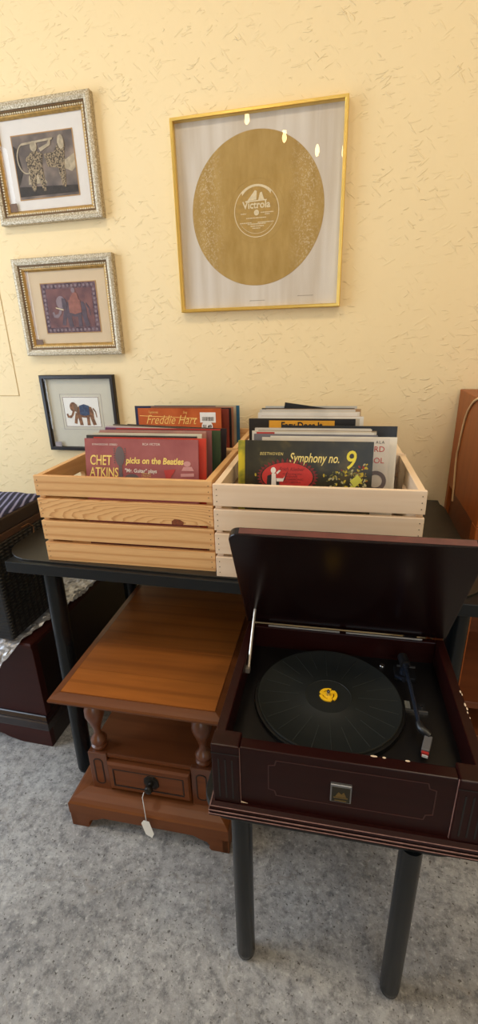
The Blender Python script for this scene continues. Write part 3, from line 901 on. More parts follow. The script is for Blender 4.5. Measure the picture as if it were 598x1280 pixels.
k.build('conductor_coat', K1, oo)
k = MB(); k.flat([(.068, SW - .14), (.069, SW - .092), (.079, SW - .092), (.082, SW - .14)], FM(.0013)); k.flat(ell(.073, SW - .084, .0065, .008, 16), FM(.0014)); k.flat([(.080, SW - .104), (.098, SW - .104), (.102, SW - .098), (.098, SW - .112), (.082, SW - .112)], FM(.0014)); k.flat([(.08, SW - .09), (.087, SW - .083), (.092, SW - .084), (.083, SW - .094)], FM(.0014))
k.build('conductor_shirt', W1, oo)
for nm, cc, n in (('yellow_petals', (190, 164, 52), 80), ('cream_petals', (180, 170, 124), 70), ('red_petals', (150, 46, 40), 22), ('olive_leaves', (104, 104, 52), 90)):
    k = MB()
    for i in range(n):
        a = .018 + .285 * rnd.random() ** .8
        top = SW - .098 + (.045 * max(0, (a - .15) / .15)) + .02 * max(0, (.06 - a) / .06)
        b = rnd.uniform(SW - .135, top)
        if ((a - .110) / .084) ** 2 + ((b - SW + .100) / .056) ** 2 < 1: continue
        s = rnd.uniform(.002, .0055); q = rnd.random() * PI
        k.flat(ell(a, b, s, s * .55, 8, 0, q), FM(.0004 + i * 2e-6), .0002)
    tag(k.build(nm, plain(nm, cc, .6), sy), kind='stuff')
k = MB(); k.flat([(.262, SW - .098), (.280, SW - .082), (.292, SW - .096), (.274, SW - .114)], FM(.0008)); k.flat([(.252, SW - .122), (.268, SW - .108), (.284, SW - .124), (.266, SW - .14)], FM(.0008)); k.build('square_flowers', plain('lime_print', (202, 200, 80), .6), sy)

yg = mat_cover('yellow_green_cover', [(0.42, (50, 92, 46)), (0.55, (226, 200, 40))], 9, .4)
sleeve(-.268, -.588, 8, yg, 'green and yellow record sleeve peeking out left behind the dark olive one', GR, .006, -.006, 2.1)
rdol = sleeve(-.209, -.572, 8, cmat((222, 210, 196)), 'white record sleeve with red capitals peeking out right behind the olive one', GR, .006, .0, 2.1)
RD2 = plain('print_red', (190, 62, 54), .5)
text_into('title_lettering', 'RECORD', .014, .304, SW - .032, RD2, rdol, align='RIGHT')
text_into('title_lettering', 'CONTROL', .014, .304, SW - .060, RD2, rdol, align='RIGHT')
text_into('corner_lettering', 'ALA', .007, .302, SW - .012, K1, rdol, align='RIGHT', space=1.3)
annulus(MB(), .026, .016, .0, .0006, 32, .296 - .010, SW - .105).build('printed_disc', G1, rdol)
MB().flat([(.262, SW - .150), (.312, SW - .150), (.312, SW - .125), (.262, SW - .138)], FM(.0004)).build('red_band', RD2, rdol)
right_list = [
    ((238, 228, 212), -.190, 1, 'plain white record sleeve standing furthest right in the pale front crate'),
    ((120, 116, 120), -.236, 3, 'grey record sleeve in front of the white one with red label'),
    ((232, 224, 212), -.244, 6, 'white record sleeve with a red label patch at its top left corner'),
    ((206, 196, 178), -.238, 4, 'putty record sleeve behind the white one with red label'),
    ((236, 222, 202), -.250, 7, 'cream record sleeve in the middle of the pale front crate'),
    ((150, 130, 104), -.236, 5, 'khaki record sleeve fourth from the back of the pale front crate'),
    ((230, 220, 206), -.248, 8, 'eggshell record sleeve third from the back of the pale front crate'),
    ((196, 186, 176), -.250, 6, 'warm grey record sleeve second from the back of the pale front crate'),
]
rp = []
for i, (c, x, dz, lab_) in enumerate(right_list):
    rp.append(sleeve(x, -.556 + i * .0142, 8 - i * .3, cmat(c), lab_, GR, .005 + (i % 2) * .0015, dz * .0006 - (.003 if i > 3 else 0), 2.1))
MB().flat([(.012, SW - .02), (.060, SW - .02), (.060, SW + .004), (.012, SW + .004)], FM(.0004)).build('red_label', RD2, rp[2])
sleeve(-.180, -.432, 5, cmat((34, 34, 36)), 'black record sleeve standing out at the right, back of the pale front crate', GR, .006, .003, 2.1)
# --- pale rear crate
ea = sleeve(-.292, -.345, 2, cmat((40, 36, 34)), 'black record sleeve with an orange title band across its top', BR, .0055, .006, 2.1, w=.316)
bd = MB().flat([(.062, SW - .024), (.256, SW - .024), (.256, SW + .001), (.062, SW + .001)], FM(.0004)).build('orange_band', plain('band_orange', (232, 164, 48), .5), ea)
text_into('title_lettering', 'Easy Does It', .019, .159, SW - .022, K1, bd, y=-.0013, align='CENTER', bold=.03, xs=.92)
right_rear = [
    ((206, 192, 170), -.278, 2, -.318, 'sand record sleeve just behind the one with the orange band'),
    ((238, 232, 222), -.266, 4, -.292, 'bright white record sleeve third from the front, pale rear crate'),
    ((196, 168, 150), -.270, 1, -.266, 'pinkish beige record sleeve fourth from the front, pale rear crate'),
    ((240, 234, 224), -.284, 7, -.238, 'snow white record sleeve in the middle of the pale rear crate'),
    ((232, 222, 206), -.276, 5, -.206, 'ivory white record sleeve sixth from the front, pale rear crate'),
    ((214, 206, 196), -.290, 8, -.176, 'light grey record sleeve seventh from the front, pale rear crate'),
    ((180, 140, 96), -.272, 6, -.150, 'brown paper record sleeve third from the wall, pale rear crate'),
    ((64, 62, 60), -.292, 5, -.126, 'dark grey record sleeve second from the wall, pale rear crate'),
    ((206, 200, 190), -.284, 8, -.098, 'stone record sleeve nearest the wall, pale rear crate'),
]
for c, x, dz, yt, lab_ in right_rear:
    sleeve(x, yt, 2, cmat(c), lab_, BR, .006, dz * .001, 2.1)
o = sleeve(-.235, -.112, 2, cmat((30, 30, 32)), 'black record sleeve tilted up above the others, near the wall', BR, .004, -.014, 2.1, w=.24)
o.rotation_euler = (R(-2), R(8), R(2.1)); o.location.z += .040; o.location.x -= .020

# ------------------------------------------------------------------ end table
et = empty('end_table', (-.713, -.931, 0), R(1.77), 'low brown wooden end table with turned posts and one drawer', 'table')
W, D, HT = .466, .60, .464
# top with moulded edge
def slab_profile(x0, x1, y0, y1, prof):
    return MB().loops([[(x0 + d, y0 + d, z), (x1 - d, y0 + d, z), (x1 - d, y1 - d, z), (x0 + d, y1 - d, z)] for d, z in prof])
tp = slab_profile(0, W, 0, D, [(.018, HT - .032), (.008, HT - .026), (.001, HT - .020), (0, HT - .014), (.003, HT - .009), (.012, HT - .006), (.024, HT - .0025), (.0255, HT - .0025)]).build('top', M['walnut_edge'], et)
yb = [.0265, .118, .232, .345, .46, D - .0265]
for a, b in zip(yb, yb[1:]):
    MB().box(.0265, W - .0265, a, b - .0004, HT - .006, HT - .0005).build('board', M['walnut'], tp)
def baluster(cx, cy, name='turned_post'):
    prof = [(.012, .243), (.021, .245), (.022, .252), (.016, .256), (.021, .262), (.0225, .270), (.017, .279), (.0105, .288), (.0095, .300), (.0125, .316), (.020, .338), (.0265, .358), (.0260, .376), (.018, .392), (.0125, .400), (.019, .405), (.020, .412), (.015, .417), (.0215, .422), (.0215, .433)]
    return MB().lathe(prof, cx, cy, 28).build(name, M['walnut_turn'], et, smooth=True)
for cx in (.084, W - .078):
    for cy in (.068, D - .08): baluster(cx, cy)
MB().box(.06, W - .05, .045, D - .05, .228, .2425).build('shelf', M['walnut_body'], et, bevel=.002)
case = MB().box(.062, .075, .052, D - .055, .10, .228).box(W - .066, W - .052, .052, D - .055, .10, .228).box(.075, W - .066, D - .07, D - .055, .10, .228).box(.075, W - .066, .06, D - .07, .10, .112).build('case', M['walnut_body'], et)
for xa, xb in ((.060, .116), (W - .108, W - .050)):
    pb = MB().box(xa, xb, .040, .052, .108, .2435).build('corner_post', M['walnut_turn'], et, bevel=.002)
    MB().prism(rrect(xa + .016, xb - .016, .132, .222, .010, 5), lambda a, b: (a, .0393, b), lambda a, b: (a, .041, b)).build('sunk_panel', M['walnut_body'], pb, bevel=0)
    k = MB()
    q0, q1 = rrect(xa + .014, xb - .014, .130, .224, .012, 5), rrect(xa + .017, xb - .017, .133, .221, .010, 5)
    k.loops([[(a, .0385, b) for a, b in q0], [(a, .0385, b) for a, b in q1], [(a, .0400, b) for a, b in q1], [(a, .0400, b) for a, b in q0]], closed=True).build('panel_groove', M['gap'], pb)
dw = MB()
dx0, dx1, dz0, dz1 = .118, W - .110, .128, .224
dw.loops([[(dx0 + d, y, dz0 + d), (dx1 - d, y, dz0 + d), (dx1 - d, y, dz1 - d), (dx0 + d, y, dz1 - d)] for d, y in ((0, .055), (0, .036), (.004, .030), (.016, .029), (.018, .031), (.022, .0295))])
dw = dw.build('drawer', M['walnut_body'], et)
k = MB()
for d, z in ((.0165, 0),):
    a0, a1, b0, b1 = dx0 + d, dx1 - d, dz0 + d, dz1 - d
    k.loops([[(a0, .0283, b0), (a1, .0283, b0), (a1, .0283, b1), (a0, .0283, b1)], [(a0 + .0025, .0283, b0 + .0025), (a1 - .0025, .0283, b0 + .0025), (a1 - .0025, .0283, b1 - .0025), (a0 + .0025, .0283, b1 - .0025)], [(a0 + .0025, .0305, b0 + .0025), (a1 - .0025, .0305, b0 + .0025), (a1 - .0025, .0305, b1 - .0025), (a0 + .0025, .0305, b1 - .0025)], [(a0, .0305, b0), (a1, .0305, b0), (a1, .0305, b1), (a0, .0305, b1)]], closed=True)
k.build('drawer_groove', M['gap'], dw)
kx, kz = .247, .178
def ylathe(prof, cx, cz, seg=24):
    return MB().loops([[(cx + r * math.cos(2 * PI * k / seg), y, cz + r * math.sin(2 * PI * k / seg)) for k in range(seg)] for r, y in prof])
iron = plain('dark_iron', (40, 36, 32), .35, .6)
kb = ylathe([(.005, .030), (.021, .029), (.021, .026), (.017, .0245), (.007, .024), (.006, .018), (.010, .014), (.0125, .008), (.010, .002), (.004, .0)], kx, kz).build('drawer_knob', iron, dw, smooth=True)
k = MB().prism([(kx + a, kz + b) for a, b in ((-.021, .012), (-.010, .024), (.010, .024), (.021, .012), (.021, -.010), (.010, -.024), (-.010, -.024), (-.021, -.010))], lambda a, b: (a, .0296, b), lambda a, b: (a, .0270, b)).build('knob_plate', iron, kb, bevel=.001)
# plinth with ogee top and bracket feet
slab_profile(0, W, -.006, D - .02, [(0, .052), (0, .088), (.004, .094), (.012, .100), (.030, .106), (.046, .110), (.05, .110)]).build('plinth', M['walnut_edge'], et)
apr = [(0, 0), (.050, 0), (.056, .008), (.054, .018), (.062, .030), (.080, .036), (.100, .046), (W - .100, .046), (W - .080, .036), (W - .062, .030), (W - .054, .018), (W - .056, .008), (W - .050, 0), (W, 0), (W, .053), (0, .053)]
MB().prism(apr, lambda a, b: (a, -.004, b), lambda a, b: (a, .014, b)).build('front_bracket_foot', M['walnut_edge'], et, bevel=.0015)
D2 = D - .02
apr = [(0, 0), (.050, 0), (.054, .018), (.062, .030), (.100, .046), (D2 - .100, .046), (D2 - .062, .030), (D2 - .054, .018), (D2 - .050, 0), (D2, 0), (D2, .053), (0, .053)]
for xa in (.001, W - .019):
    MB().prism(apr, lambda a, b: (xa, a - .004, b), lambda a, b: (xa + .018, a - .004, b)).build('side_bracket_foot', M['walnut_edge'], et, bevel=.0015)
# price tag hanging from the knob
pt = empty('price_tag', (-.469, -.945, .168), R(1.77), 'blank white paper price tag hanging by string from the end table drawer knob', 'tag')
k = MB()
k.prism([(-.012, -.074), (-.005, -.064), (.010, -.066), (.020, -.112), (.013, -.128), (-.004, -.118), (-.013, -.078)], lambda a, b: (a, -.004, b), lambda a, b: (a, -.0034, b))
k.build('tag_card', M['paper'], pt)
MB().tube([(-.004, .016, .016), (-.006, .008, .006), (-.002, .002, -.012), (.001, -.002, -.04), (.002, -.0035, -.068)], .0011, 6).build('tag_string', plain('tag_string', (206, 206, 206), .8), pt)

# ------------------------------------------------------------------ low black table under the record player
sb = empty('low_black_table', (0, -.95, 0), 0, 'small low black table under the dark record player', 'table')
MB().prism([(x * math.cos(R(1.7)) - y * math.sin(R(1.7)), x * math.sin(R(1.7)) + y * math.cos(R(1.7)) + .003) for x, y in rrect(-.240, .245, -.187, .190, .055, 10)], lambda a, b: (a, b, .4545), lambda a, b: (a, b, .4695)).build('tabletop', M['black_paint'], sb, bevel=.002)
for x, y in ((-.1575, -.168), (.1545, -.166), (-.156, .16), (.156, .16)):
    MB().cyl((x, y, .456), (x, y, .02), .0205, seg=28).loops([[(x + r * math.cos(2 * PI * k / 28), y + r * math.sin(2 * PI * k / 28), z) for k in range(28)] for r, z in ((.0205, .02), (.0195, .006), (.016, 0))]).build('leg', M['black_leg'], sb, smooth=True)

# ------------------------------------------------------------------ record player
rpz = .4700
rp_ = empty('record_player', (-.203, -1.137, rpz), R(1.7), 'dark mahogany record player cabinet with its lid propped open', 'record player')
BW, BD, BH, WT = .461, .375, .170, .019
# reeded base moulding
slab_profile(-.010, BW + .012, -.0125, BD + .006, [(.004, 0), (0, .004), (0, .007), (.003, .0085), (.003, .011), (0, .0125), (0, .016), (.003, .0175), (.003, .020), (.001, .0215), (.003, .026), (.010, .030)]).build('base_moulding', M['maho'], rp_, smooth=False)
k = MB()
for z, d in ((.0085, .0), (.0175, .0), (.0255, .003)):
    k.box(-.0106 + d, BW + .0126 - d, -.0131 + d, -.0121 + d, z - .0010, z + .0006)
    k.box(-.0106 + d, -.0098 + d, -.0125 + d, BD + .006, z - .0010, z + .0006)
k.build('rubbed_edges', M['maho_line'], rp_)
b = MB()
b.box(0, WT, .03, BD, .03, BH).box(BW - WT, BW, .03, BD, .03, BH).box(WT, BW - WT, BD - .015, BD, .03, BH)
b.box(WT, BW - WT, .03, BD - .015, .03, .045)
b.build('case', M['maho'], rp_, bevel=.002)
for xa in (-.002, BW - .049):
    q = MB().box(xa, xa + .051, -.002, .034, .030, BH).build('corner_post', M['maho'], rp_, bevel=.0025)
    k = MB()
    for dx in (.013, .0255, .038):
        k.prism(rrect(xa + dx - .0014, xa + dx + .0014, .043, .138, .0013, 4), lambda a, b: (a, -.0026, b), lambda a, b: (a, -.0012, b))
    k.build('flute', M['deck'], q)
    k = MB().box(xa - .0003, xa + .0513, -.0027, -.0015, .1495, .1515).build('post_line', M['deck'], q)
fp = MB().box(.049, BW - .049, .003, .026, .026, BH - .004).build('front_panel', M['maho'], rp_, bevel=.002)
# routed panel line with notched corners
def notch(x0, x1, z0, z1, c): return [(x0 + c, z0), (x1 - c, z0), (x1 - c * .8, z0 + c * .8), (x1, z0 + c), (x1, z1 - c), (x1 - c * .8, z1 - c * .8), (x1 - c, z1), (x0 + c, z1), (x0 + c * .8, z1 - c * .8), (x0, z1 - c), (x0, z0 + c), (x0 + c * .8, z0 + c * .8)]
a_, b_ = notch(.100, .382, .062, .148, .014), notch(.1018, .3802, .0638, .1462, .014)
MB().loops([[(x, .0035, z) for x, z in a_], [(x, .0026, z) for x, z in a_], [(x, .0026, z) for x, z in b_], [(x, .0035, z) for x, z in b_]], closed=True).build('routed_line', plain('routed_groove', (60, 26, 22), .4), fp)
k = MB()
MB().box(.0485, .0497, .0020, .0034, .03, BH - .006).build('joint_line', M['maho_line'], fp)
MB().box(BW - .0499, BW - .0485, .0012, .0034, .03, BH - .004).build('joint_line', M['maho_line'], fp)
MB().prism([(.049, .0262), (.062, .0300), (.049, .034)], lambda a, b: (a, .0024, b), lambda a, b: (a, .0034, b)).build('edge_chip', M['chip'], fp)
pl = MB().box(.210, .246, -.002, .004, .077, .118).build('maker_plate', M['steel'], fp, bevel=.001)
MB().box(.2125, .2435, -.0028, -.001, .0795, .1125).build('plate_face', M['plate_dark'], pl)
k = MB()
k.flat([(.2185, .092), (.224, .103), (.229, .098), (.233, .104), (.2375, .092)], lambda a, b, h: (a, -.003 - h, b)); k.flat([(.216, .0885), (.240, .0885), (.240, .091), (.216, .091)], lambda a, b, h: (a, -.003 - h, b)); k.flat([(.218, .082), (.238, .082), (.238, .0845), (.218, .0845)], lambda a, b, h: (a, -.003 - h, b))
k.build('plate_emblem', plain('dull_emblem', (112, 90, 48), .5, .4), pl)
dk = MB().box(WT, BW - WT, .026, BD - .015, .100, .112).build('deck', M['deck'], rp_)
# screw/adjuster
MB().lathe([(.0065, .112), (.0065, .1145), (.005, .116), (.001, .116)], .324, .331, 18).build('speed_knob', M['chrome'], rp_, smooth=True)
# platter and mat
pcx, pcy = .202, .200
pf = MB().lathe([(.148, .1122), (.156, .1135), (.157, .117), (.155, .1215), (.148, .1225)], pcx, pcy, 96).build('platter', M['platter'], rp_, smooth=True)
mt = MB().lathe([(.1495, .1225), (.1502, .1245), (.149, .1262), (.1455, .1262), (.1445, .1254), (.050, .1254), (.049, .1259), (.0475, .1259), (.047, .1252), (.020, .1252)], pcx, pcy, 96).build('rubber_mat', M['rubber'], pf, smooth=True)
k = MB()
for i in range(24):
    q = 2 * PI * i / 24 + .06
    c, s = math.cos(q), math.sin(q)
    r0, r1 = (.062, .142) if i % 2 == 0 else (.085, .142)
    wv = .0007
    base = [(r0, -wv), (r1, -wv), (r1, wv), (r0, wv)]
    k.prism(base, lambda a, b: (pcx + a * c - b * s, pcy + a * s + b * c, .1250), lambda a, b: (pcx + a * c - b * s, pcy + a * s + b * c, .1260))
k.build('mat_rib', M['rib'], mt)
MB().lathe([(.0036, .125), (.0036, .1375), (.0025, .1395), (.0006, .140)], pcx, pcy, 16).build('spindle', M['chrome'], pf, smooth=True)
# tonearm
ta = MB().prism(rrect(.348, .394, .288, .330, .004, 4), lambda a, b: (a, b, .112), lambda a, b: (a, b, .121)).build('tonearm_base', M['black_plastic'], rp_, bevel=.001)
MB().box(.352, .391, .303, .307, .138, .1405).build('pivot_bar', M['steel'], ta)
MB().cyl((.369, .305, .121), (.369, .305, .150), .010, .008).build('pivot_post', M['arm_blue'], ta, smooth=True)
MB().cyl((.366, .330, .146), (.369, .300, .146), .011, .011).build('counterweight', M['black_plastic'], ta, smooth=True)
MB().tube([(.368, .305, .146), (.370, .254, .145), (.3725, .187, .142), (.374, .14, .138)], .0042, 12).build('arm_tube', M['arm_blue'], ta, smooth=True)
MB().tube([(.374, .142, .138), (.376, .130, .137), (.384, .123, .136), (.391, .117, .134)], [.007, .008, .008, .006], 12).build('arm_elbow', M['black_plastic'], ta, smooth=True)
hs = MB().prism([(.381, .118), (.395, .115), (.383, .080), (.369, .083)], lambda a, b: (a, b, .126), lambda a, b: (a, b, .136)).build('headshell', plain('headshell_grey', (92, 90, 92), .4), ta, bevel=.0015)
MB().prism([(.371, .0855), (.3825, .0825), (.381, .075), (.369, .078)], lambda a, b: (a, b, .124), lambda a, b: (a, b, .133)).build('cartridge', M['red'], hs)
MB().prism([(.3705, .077), (.380, .0745), (.3797, .0735), (.370, .076)], lambda a, b: (a, b, .1245), lambda a, b: (a, b, .130)).build('stylus_edge', M['paper'], hs)
rs = MB().box(.357, .400, .196, .222, .112, .1145).build('arm_rest', M['black_plastic'], ta)
MB().box(.355, .402, .194, .1985, .112, .117).build('rest_bar', M['steel'], rs)
MB().box(.359, .369, .200, .221, .1145, .118).build('rest_switch', plain('switch_grey', (116, 116, 112), .5), rs)
MB().cyl((.392, .21, .1145), (.392, .21, .118), .003, seg=10).build('rest_screw', M['chrome'], rs)
MB().cyl((.350, .291, .121), (.362, .262, .137), .0035, .005).build('lift_lever', M['arm_blue'], ta, smooth=True)
# wear
k = MB()
for x, y, s in ((.4585, .205, .004), (.4600, .198, .003), (.459, .170, .005), (.4602, .160, .004), (.4588, .150, .003), (.4598, .137, .002)):
    MB().prism(ell(x, y, s * .35, s, 7), lambda a, b: (a, b, BH - .001), lambda a, b: (a, b, BH + .0004)).build('finish_chip', M['chip'], rp_)
for x, s in ((.280, .006), (.297, .003), (.335, .004)):
    MB().prism(ell(x, .0245, s, .0018, 7), lambda a, b: (a, b, BH - .005), lambda a, b: (a, b, BH - .0036)).build('finish_chip', M['chip'], rp_)
# lid : hinged at back, leaning over the deck
LW, LL, LT = .468, .362, .020
lid_e = empty('lid', (-.004, BD - .004, BH + .0045), 0); lid_e.parent = rp_
lid_e.rotation_euler = (R(60.5), 0, PI)     # local +y runs up the lid, local z = outer face... turned to the room
# after the half turn local x is mirrored: build from -LW..0
bpy.context.view_layer.update()
pts = []
r_ = .022
for cx, cy, a in ((-r_, LL - r_, 0), (-LW + r_, LL - r_, 90)):
    for kk in range(9):
        q = R(a + 90 * kk / 8); pts.append((cx + r_ * math.cos(q), cy + r_ * math.sin(q)))
pts += [(-LW, 0), (0, 0)]
lidm = MB().prism(pts, lambda a, b: (a, b, 0), lambda a, b: (a, b, LT)).build('lid', M['maho_lid'], rp_, bevel=.003)
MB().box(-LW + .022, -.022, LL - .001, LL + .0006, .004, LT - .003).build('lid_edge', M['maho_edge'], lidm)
lidm.location = lid_e.location; lidm.rotation_euler = lid_e.rotation_euler
bpy.data.objects.remove(lid_e)
for a, b in ((.052, .224), (.239, .411)):
    k = MB().tube([(a, BD - .012, BH + .003), (b, BD - .012, BH + .003)], .0028, 10)
    k.build('hinge', M['steel'], rp_)
k = MB().tube([(.0245, .232, .145), (.0240, .30, .205), (.0235, .3445, .238)], .0032, 8)
k.box(.019, .028, .226, .238, .138, .150)
k.build('stay_arm', plain('stay_steel', (196, 184, 170), .3, .7), rp_)
# yellow adapter on the spindle
ad = empty('record_adapter', (0, 0, 0), 0, 'yellow plastic 45 adapter resting on the turntable spindle', 'adapter')
bpy.context.view_layer.update()
wc = rp_.matrix_world @ Vector((pcx, pcy, .1258))
ad.location = wc
k = MB()
def arc_pts(r0, r1, a0, a1, n=10, ox=0, oy=0):
    o1 = [(ox + r1 * math.cos(R(a0 + (a1 - a0) * i / n)), oy + r1 * math.sin(R(a0 + (a1 - a0) * i / n))) for i in range(n + 1)]
    o0 = [(ox + r0 * math.cos(R(a1 - (a1 - a0) * i / n)), oy + r0 * math.sin(R(a1 - (a1 - a0) * i / n))) for i in range(n + 1)]
    return o1 + o0
Z0, Z1 = 0, .0032
for a in (80, 200, 320):
    k.prism(arc_pts(.0125, .0190, a - 8, a + 92), lambda x, y: (x, y, Z0), lambda x, y: (x, y, Z1))
    q = R(a + 88)
    c, s = math.cos(q), math.sin(q)
    k.prism([(.003 * c - w_ * s if i == 0 else .0165 * c - w_ * s, .003 * s + w_ * c if i == 0 else .0165 * s + w_ * c) for i, w_ in ((0, -.0042), (1, -.0042), (1, .0042), (0, .0042))], lambda x, y: (x, y, Z0), lambda x, y: (x, y, Z1 - .0002))
k.loops([[(r * math.cos(2 * PI * i / 24), r * math.sin(2 * PI * i / 24), z) for i in range(24)] for r, z in ((.0042, Z0), (.0105, Z0), (.0105, Z1 - .0004), (.0042, Z1 - .0004))], closed=True)
k.build('adapter_ring', M['yellow'], ad, bevel=.0005)

# ------------------------------------------------------------------ chest, silver wrap, trunk on the left
cb = empty('blanket_chest', (-1.345, -.37, 0), 0, 'dark mahogany chest on bracket feet at the left, silver wrap on top', 'chest')
bpy.context.view_layer.update()
CX0, CX1, CY0, CY1 = -1.75, -.944, -.692, -.05
wl(MB().box(CX0, CX1, CY0 + .004, CY1, .085, .398).build('body', M['chest'], bevel=.002), cb)
wl(MB().box(CX1 - .006, CX1 + .0008, CY0 + .03, CY1, .10, .395).build('side_panel', M['chest_side']), cb)
wl(MB().loops([[(CX0 - .01 + d, CY0 - .006 + d, z), (CX1 + .006 - d, CY0 - .006 + d, z), (CX1 + .006 - d, CY1, z), (CX0 - .01 + d, CY1, z)] for d, z in ((.006, .396), (.0, .401), (0, .414), (.004, .419))]).build('lid', M['chest']), cb)
wl(MB().loops([[(CX0 - .012 + d, CY0 - .014 + d, z), (CX1 + .012 - d, CY0 - .014 + d, z), (CX1 + .012 - d, CY1, z), (CX0 - .012 + d, CY1, z)] for d, z in ((.001, .070), (0, .074), (0, .100), (.004, .104), (.003, .110), (.010, .120), (.013, .122))]).build('base_moulding', plain('moulding_gloss', (30, 18, 20), .22, 0, .1, 30, .6, .1)), cb)
w_ = CX1 + .012 - (CX0 - .012)
apr = [(0, 0), (.16, 0), (.175, .012), (.19, .020), (.21, .024), (.23, .036), (w_ - .23, .036), (w_ - .21, .024), (w_ - .19, .020), (w_ - .175, .012), (w_ - .12, 0), (w_, 0), (w_, .072), (0, .072)]
wl(MB().prism(apr, lambda a, b: (CX0 - .012 + a, CY0 - .013, b), lambda a, b: (CX0 - .012 + a, CY0 + .008, b)).build('front_bracket_foot', M['chest'], bevel=.0015), cb)
wl(MB().box(CX1 - .008, CX1 + .0115, CY0 - .012, CY1, 0, .072).build('side_skirt', M['chest_side'], bevel=.001), cb)

# silver wrap: crinkled sheet lying on the chest lid, hanging over the front left and the right back edge
bm = bmesh.new()
nx, ny = 46, 70
grid = []
for j in range(ny + 1):
    v = j / ny
    y = -.800 + v * (.800 - .10)
    # right-hand border of the sheet
    xr = -.985 + .052 * min(1, max(0, (y + .80) / .40)) + (.050 * max(0, (y + .26) / .16) if y > -.26 else 0)
    row = []
    for i in range(nx + 1):
        u = i / nx
        x = -1.30 + (xr + 1.30) * u
        z = .4225 + .010 * abs(math.sin(x * 43 + y * 31 + 2 * math.sin(y * 20))) * rnd.uniform(.3, 1) + .004 * rnd.random()
        if y < CY0 - .004:
            d = (CY0 - .004) - y
            z -= d * .35
        if x > CX1 + .004:
            z -= (x - CX1 - .004) * .8
        row.append(bm.verts.new((x + rnd.uniform(-.003, .003), y + rnd.uniform(-.003, .003), z)))
    grid.append(row)
for j in range(ny):
    for i in range(nx):
        bm.faces.new((grid[j][i], grid[j][i + 1], grid[j + 1][i + 1], grid[j + 1][i]))
mb = MB(); mb.bm.free(); mb.bm = bm
fo = mb.build('silver_wrap', M['foil'], smooth=False)
sd = fo.modifiers.new('thick', 'SOLIDIFY'); sd.thickness = .0012
tag(fo, 'crinkled silver wrapping sheet spread over the dark chest, under the wicker trunk', 'wrapping')

tk = empty('wicker_trunk', (-1.33, -.58, .44), 0, 'black wicker trunk with striped navy top standing on the silver wrap', 'trunk')
bpy.context.view_layer.update()
TX0, TX1, TY0, TY1 = -1.68, -.978, -.715, -.445
ZT = .847
wl(MB().box(TX0, TX1, TY0, TY1, .440, .765).build('body', M['wicker'], bevel=.008), tk)
wl(MB().box(TX0 - .004, TX1 + .004, TY0 - .004, TY1 + .004, .786, ZT - .014).build('lid', M['leather'], bevel=.006), tk)
wl(MB().box(TX0 - .002, TX1 + .002, TY0 - .002, TY1 + .002, .762, .787).build('strap', M['strap'], bevel=.004), tk)
# padded cushion top
bm = bmesh.new()
g = []
for j in range(13):
    row = []
    for i in range(25):
        u, v = i / 24, j / 12
        e = min(1, 6 * min(u, 1 - u)) ; e2 = min(1, 5 * min(v, 1 - v))
        row.append(bm.verts.new((TX0 + (TX1 - TX0) * u, TY0 + (TY1 - TY0) * v, ZT - .012 + .012 * math.sqrt(e * (2 - e)) * math.sqrt(e2 * (2 - e2)) + (.002 * math.sin(i * 2.2)))))
    g.append(row)
for j in range(12):
    for i in range(24): bm.faces.new((g[j][i], g[j][i + 1], g[j + 1][i + 1], g[j + 1][i]))
mb = MB(); mb.bm.free(); mb.bm = bm
c_ = mb.build('cushion_top', M['stripes'], smooth=True)
sd = c_.modifiers.new('thick', 'SOLIDIFY'); sd.thickness = .010
wl(c_, tk)
xq = TX1 + .006
wl(MB().tube([(xq - .004, -.585, .772), (xq + .004, -.560, .776), (xq + .008, -.545, .760), (xq + .008, -.548, .742), (xq + .006, -.565, .728), (xq + .003, -.585, .712), (xq, -.597, .694)], .0017, 8).build('wire_clasp', M['wire']), tk)

# ------------------------------------------------------------------ wooden cabinet on the right + cord
cab = empty('wooden_cabinet', (.62, -.23, 0), 0, 'orange-brown wooden cabinet at the right edge beyond the black table', 'cabinet')
bpy.context.view_layer.update()
KX0, KX1, KY0, KY1, KZ = .363, .90, -.435, -.012, 1.128
wl(MB().box(KX0, KX1, KY0, KY1, .80, KZ).build('upper_box', M['cab'], bevel=.002), cab)
for x in (KX0, KX1 - .03):
    for y in (KY0, KY1 - .03):
        wl(MB().box(x, x + .03, y, y + .05 if y == KY0 else y + .03, 0, .80).build('corner_post', M['cab'], bevel=.002), cab)
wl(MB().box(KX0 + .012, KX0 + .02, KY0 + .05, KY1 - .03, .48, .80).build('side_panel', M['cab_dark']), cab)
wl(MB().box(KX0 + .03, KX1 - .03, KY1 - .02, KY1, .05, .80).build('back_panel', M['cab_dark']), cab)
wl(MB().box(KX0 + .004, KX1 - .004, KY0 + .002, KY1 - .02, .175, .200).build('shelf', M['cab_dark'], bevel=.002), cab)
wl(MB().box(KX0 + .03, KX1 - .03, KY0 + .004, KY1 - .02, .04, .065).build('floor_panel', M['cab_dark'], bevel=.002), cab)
xc = KX0 - .0035
cp = [(xc + .06, -.30, 1.133), (xc + .015, -.268, 1.1325), (xc - .001, -.250, 1.124), (xc, -.205, 1.105), (xc, -.165, 1.075), (xc, -.140, 1.035), (xc, -.125, .99), (xc, -.118, .955), (xc, -.108, .92), (xc, -.118, .87), (xc, -.13, .83), (xc, -.14, .775)]
cp2 = []
for i in range(len(cp) - 1):
    for s in range(4):
        t_ = s / 4; p0 = Vector(cp[max(i - 1, 0)]); p1 = Vector(cp[i]); p2 = Vector(cp[i + 1]); p3 = Vector(cp[min(i + 2, len(cp) - 1)])
        cp2.append(tuple(0.5 * ((2 * p1) + (-p0 + p2) * t_ + (2 * p0 - 5 * p1 + 4 * p2 - p3) * t_ ** 2 + (-p0 + 3 * p1 - 3 * p2 + p3) * t_ ** 3)))
cp2.append(cp[-1])
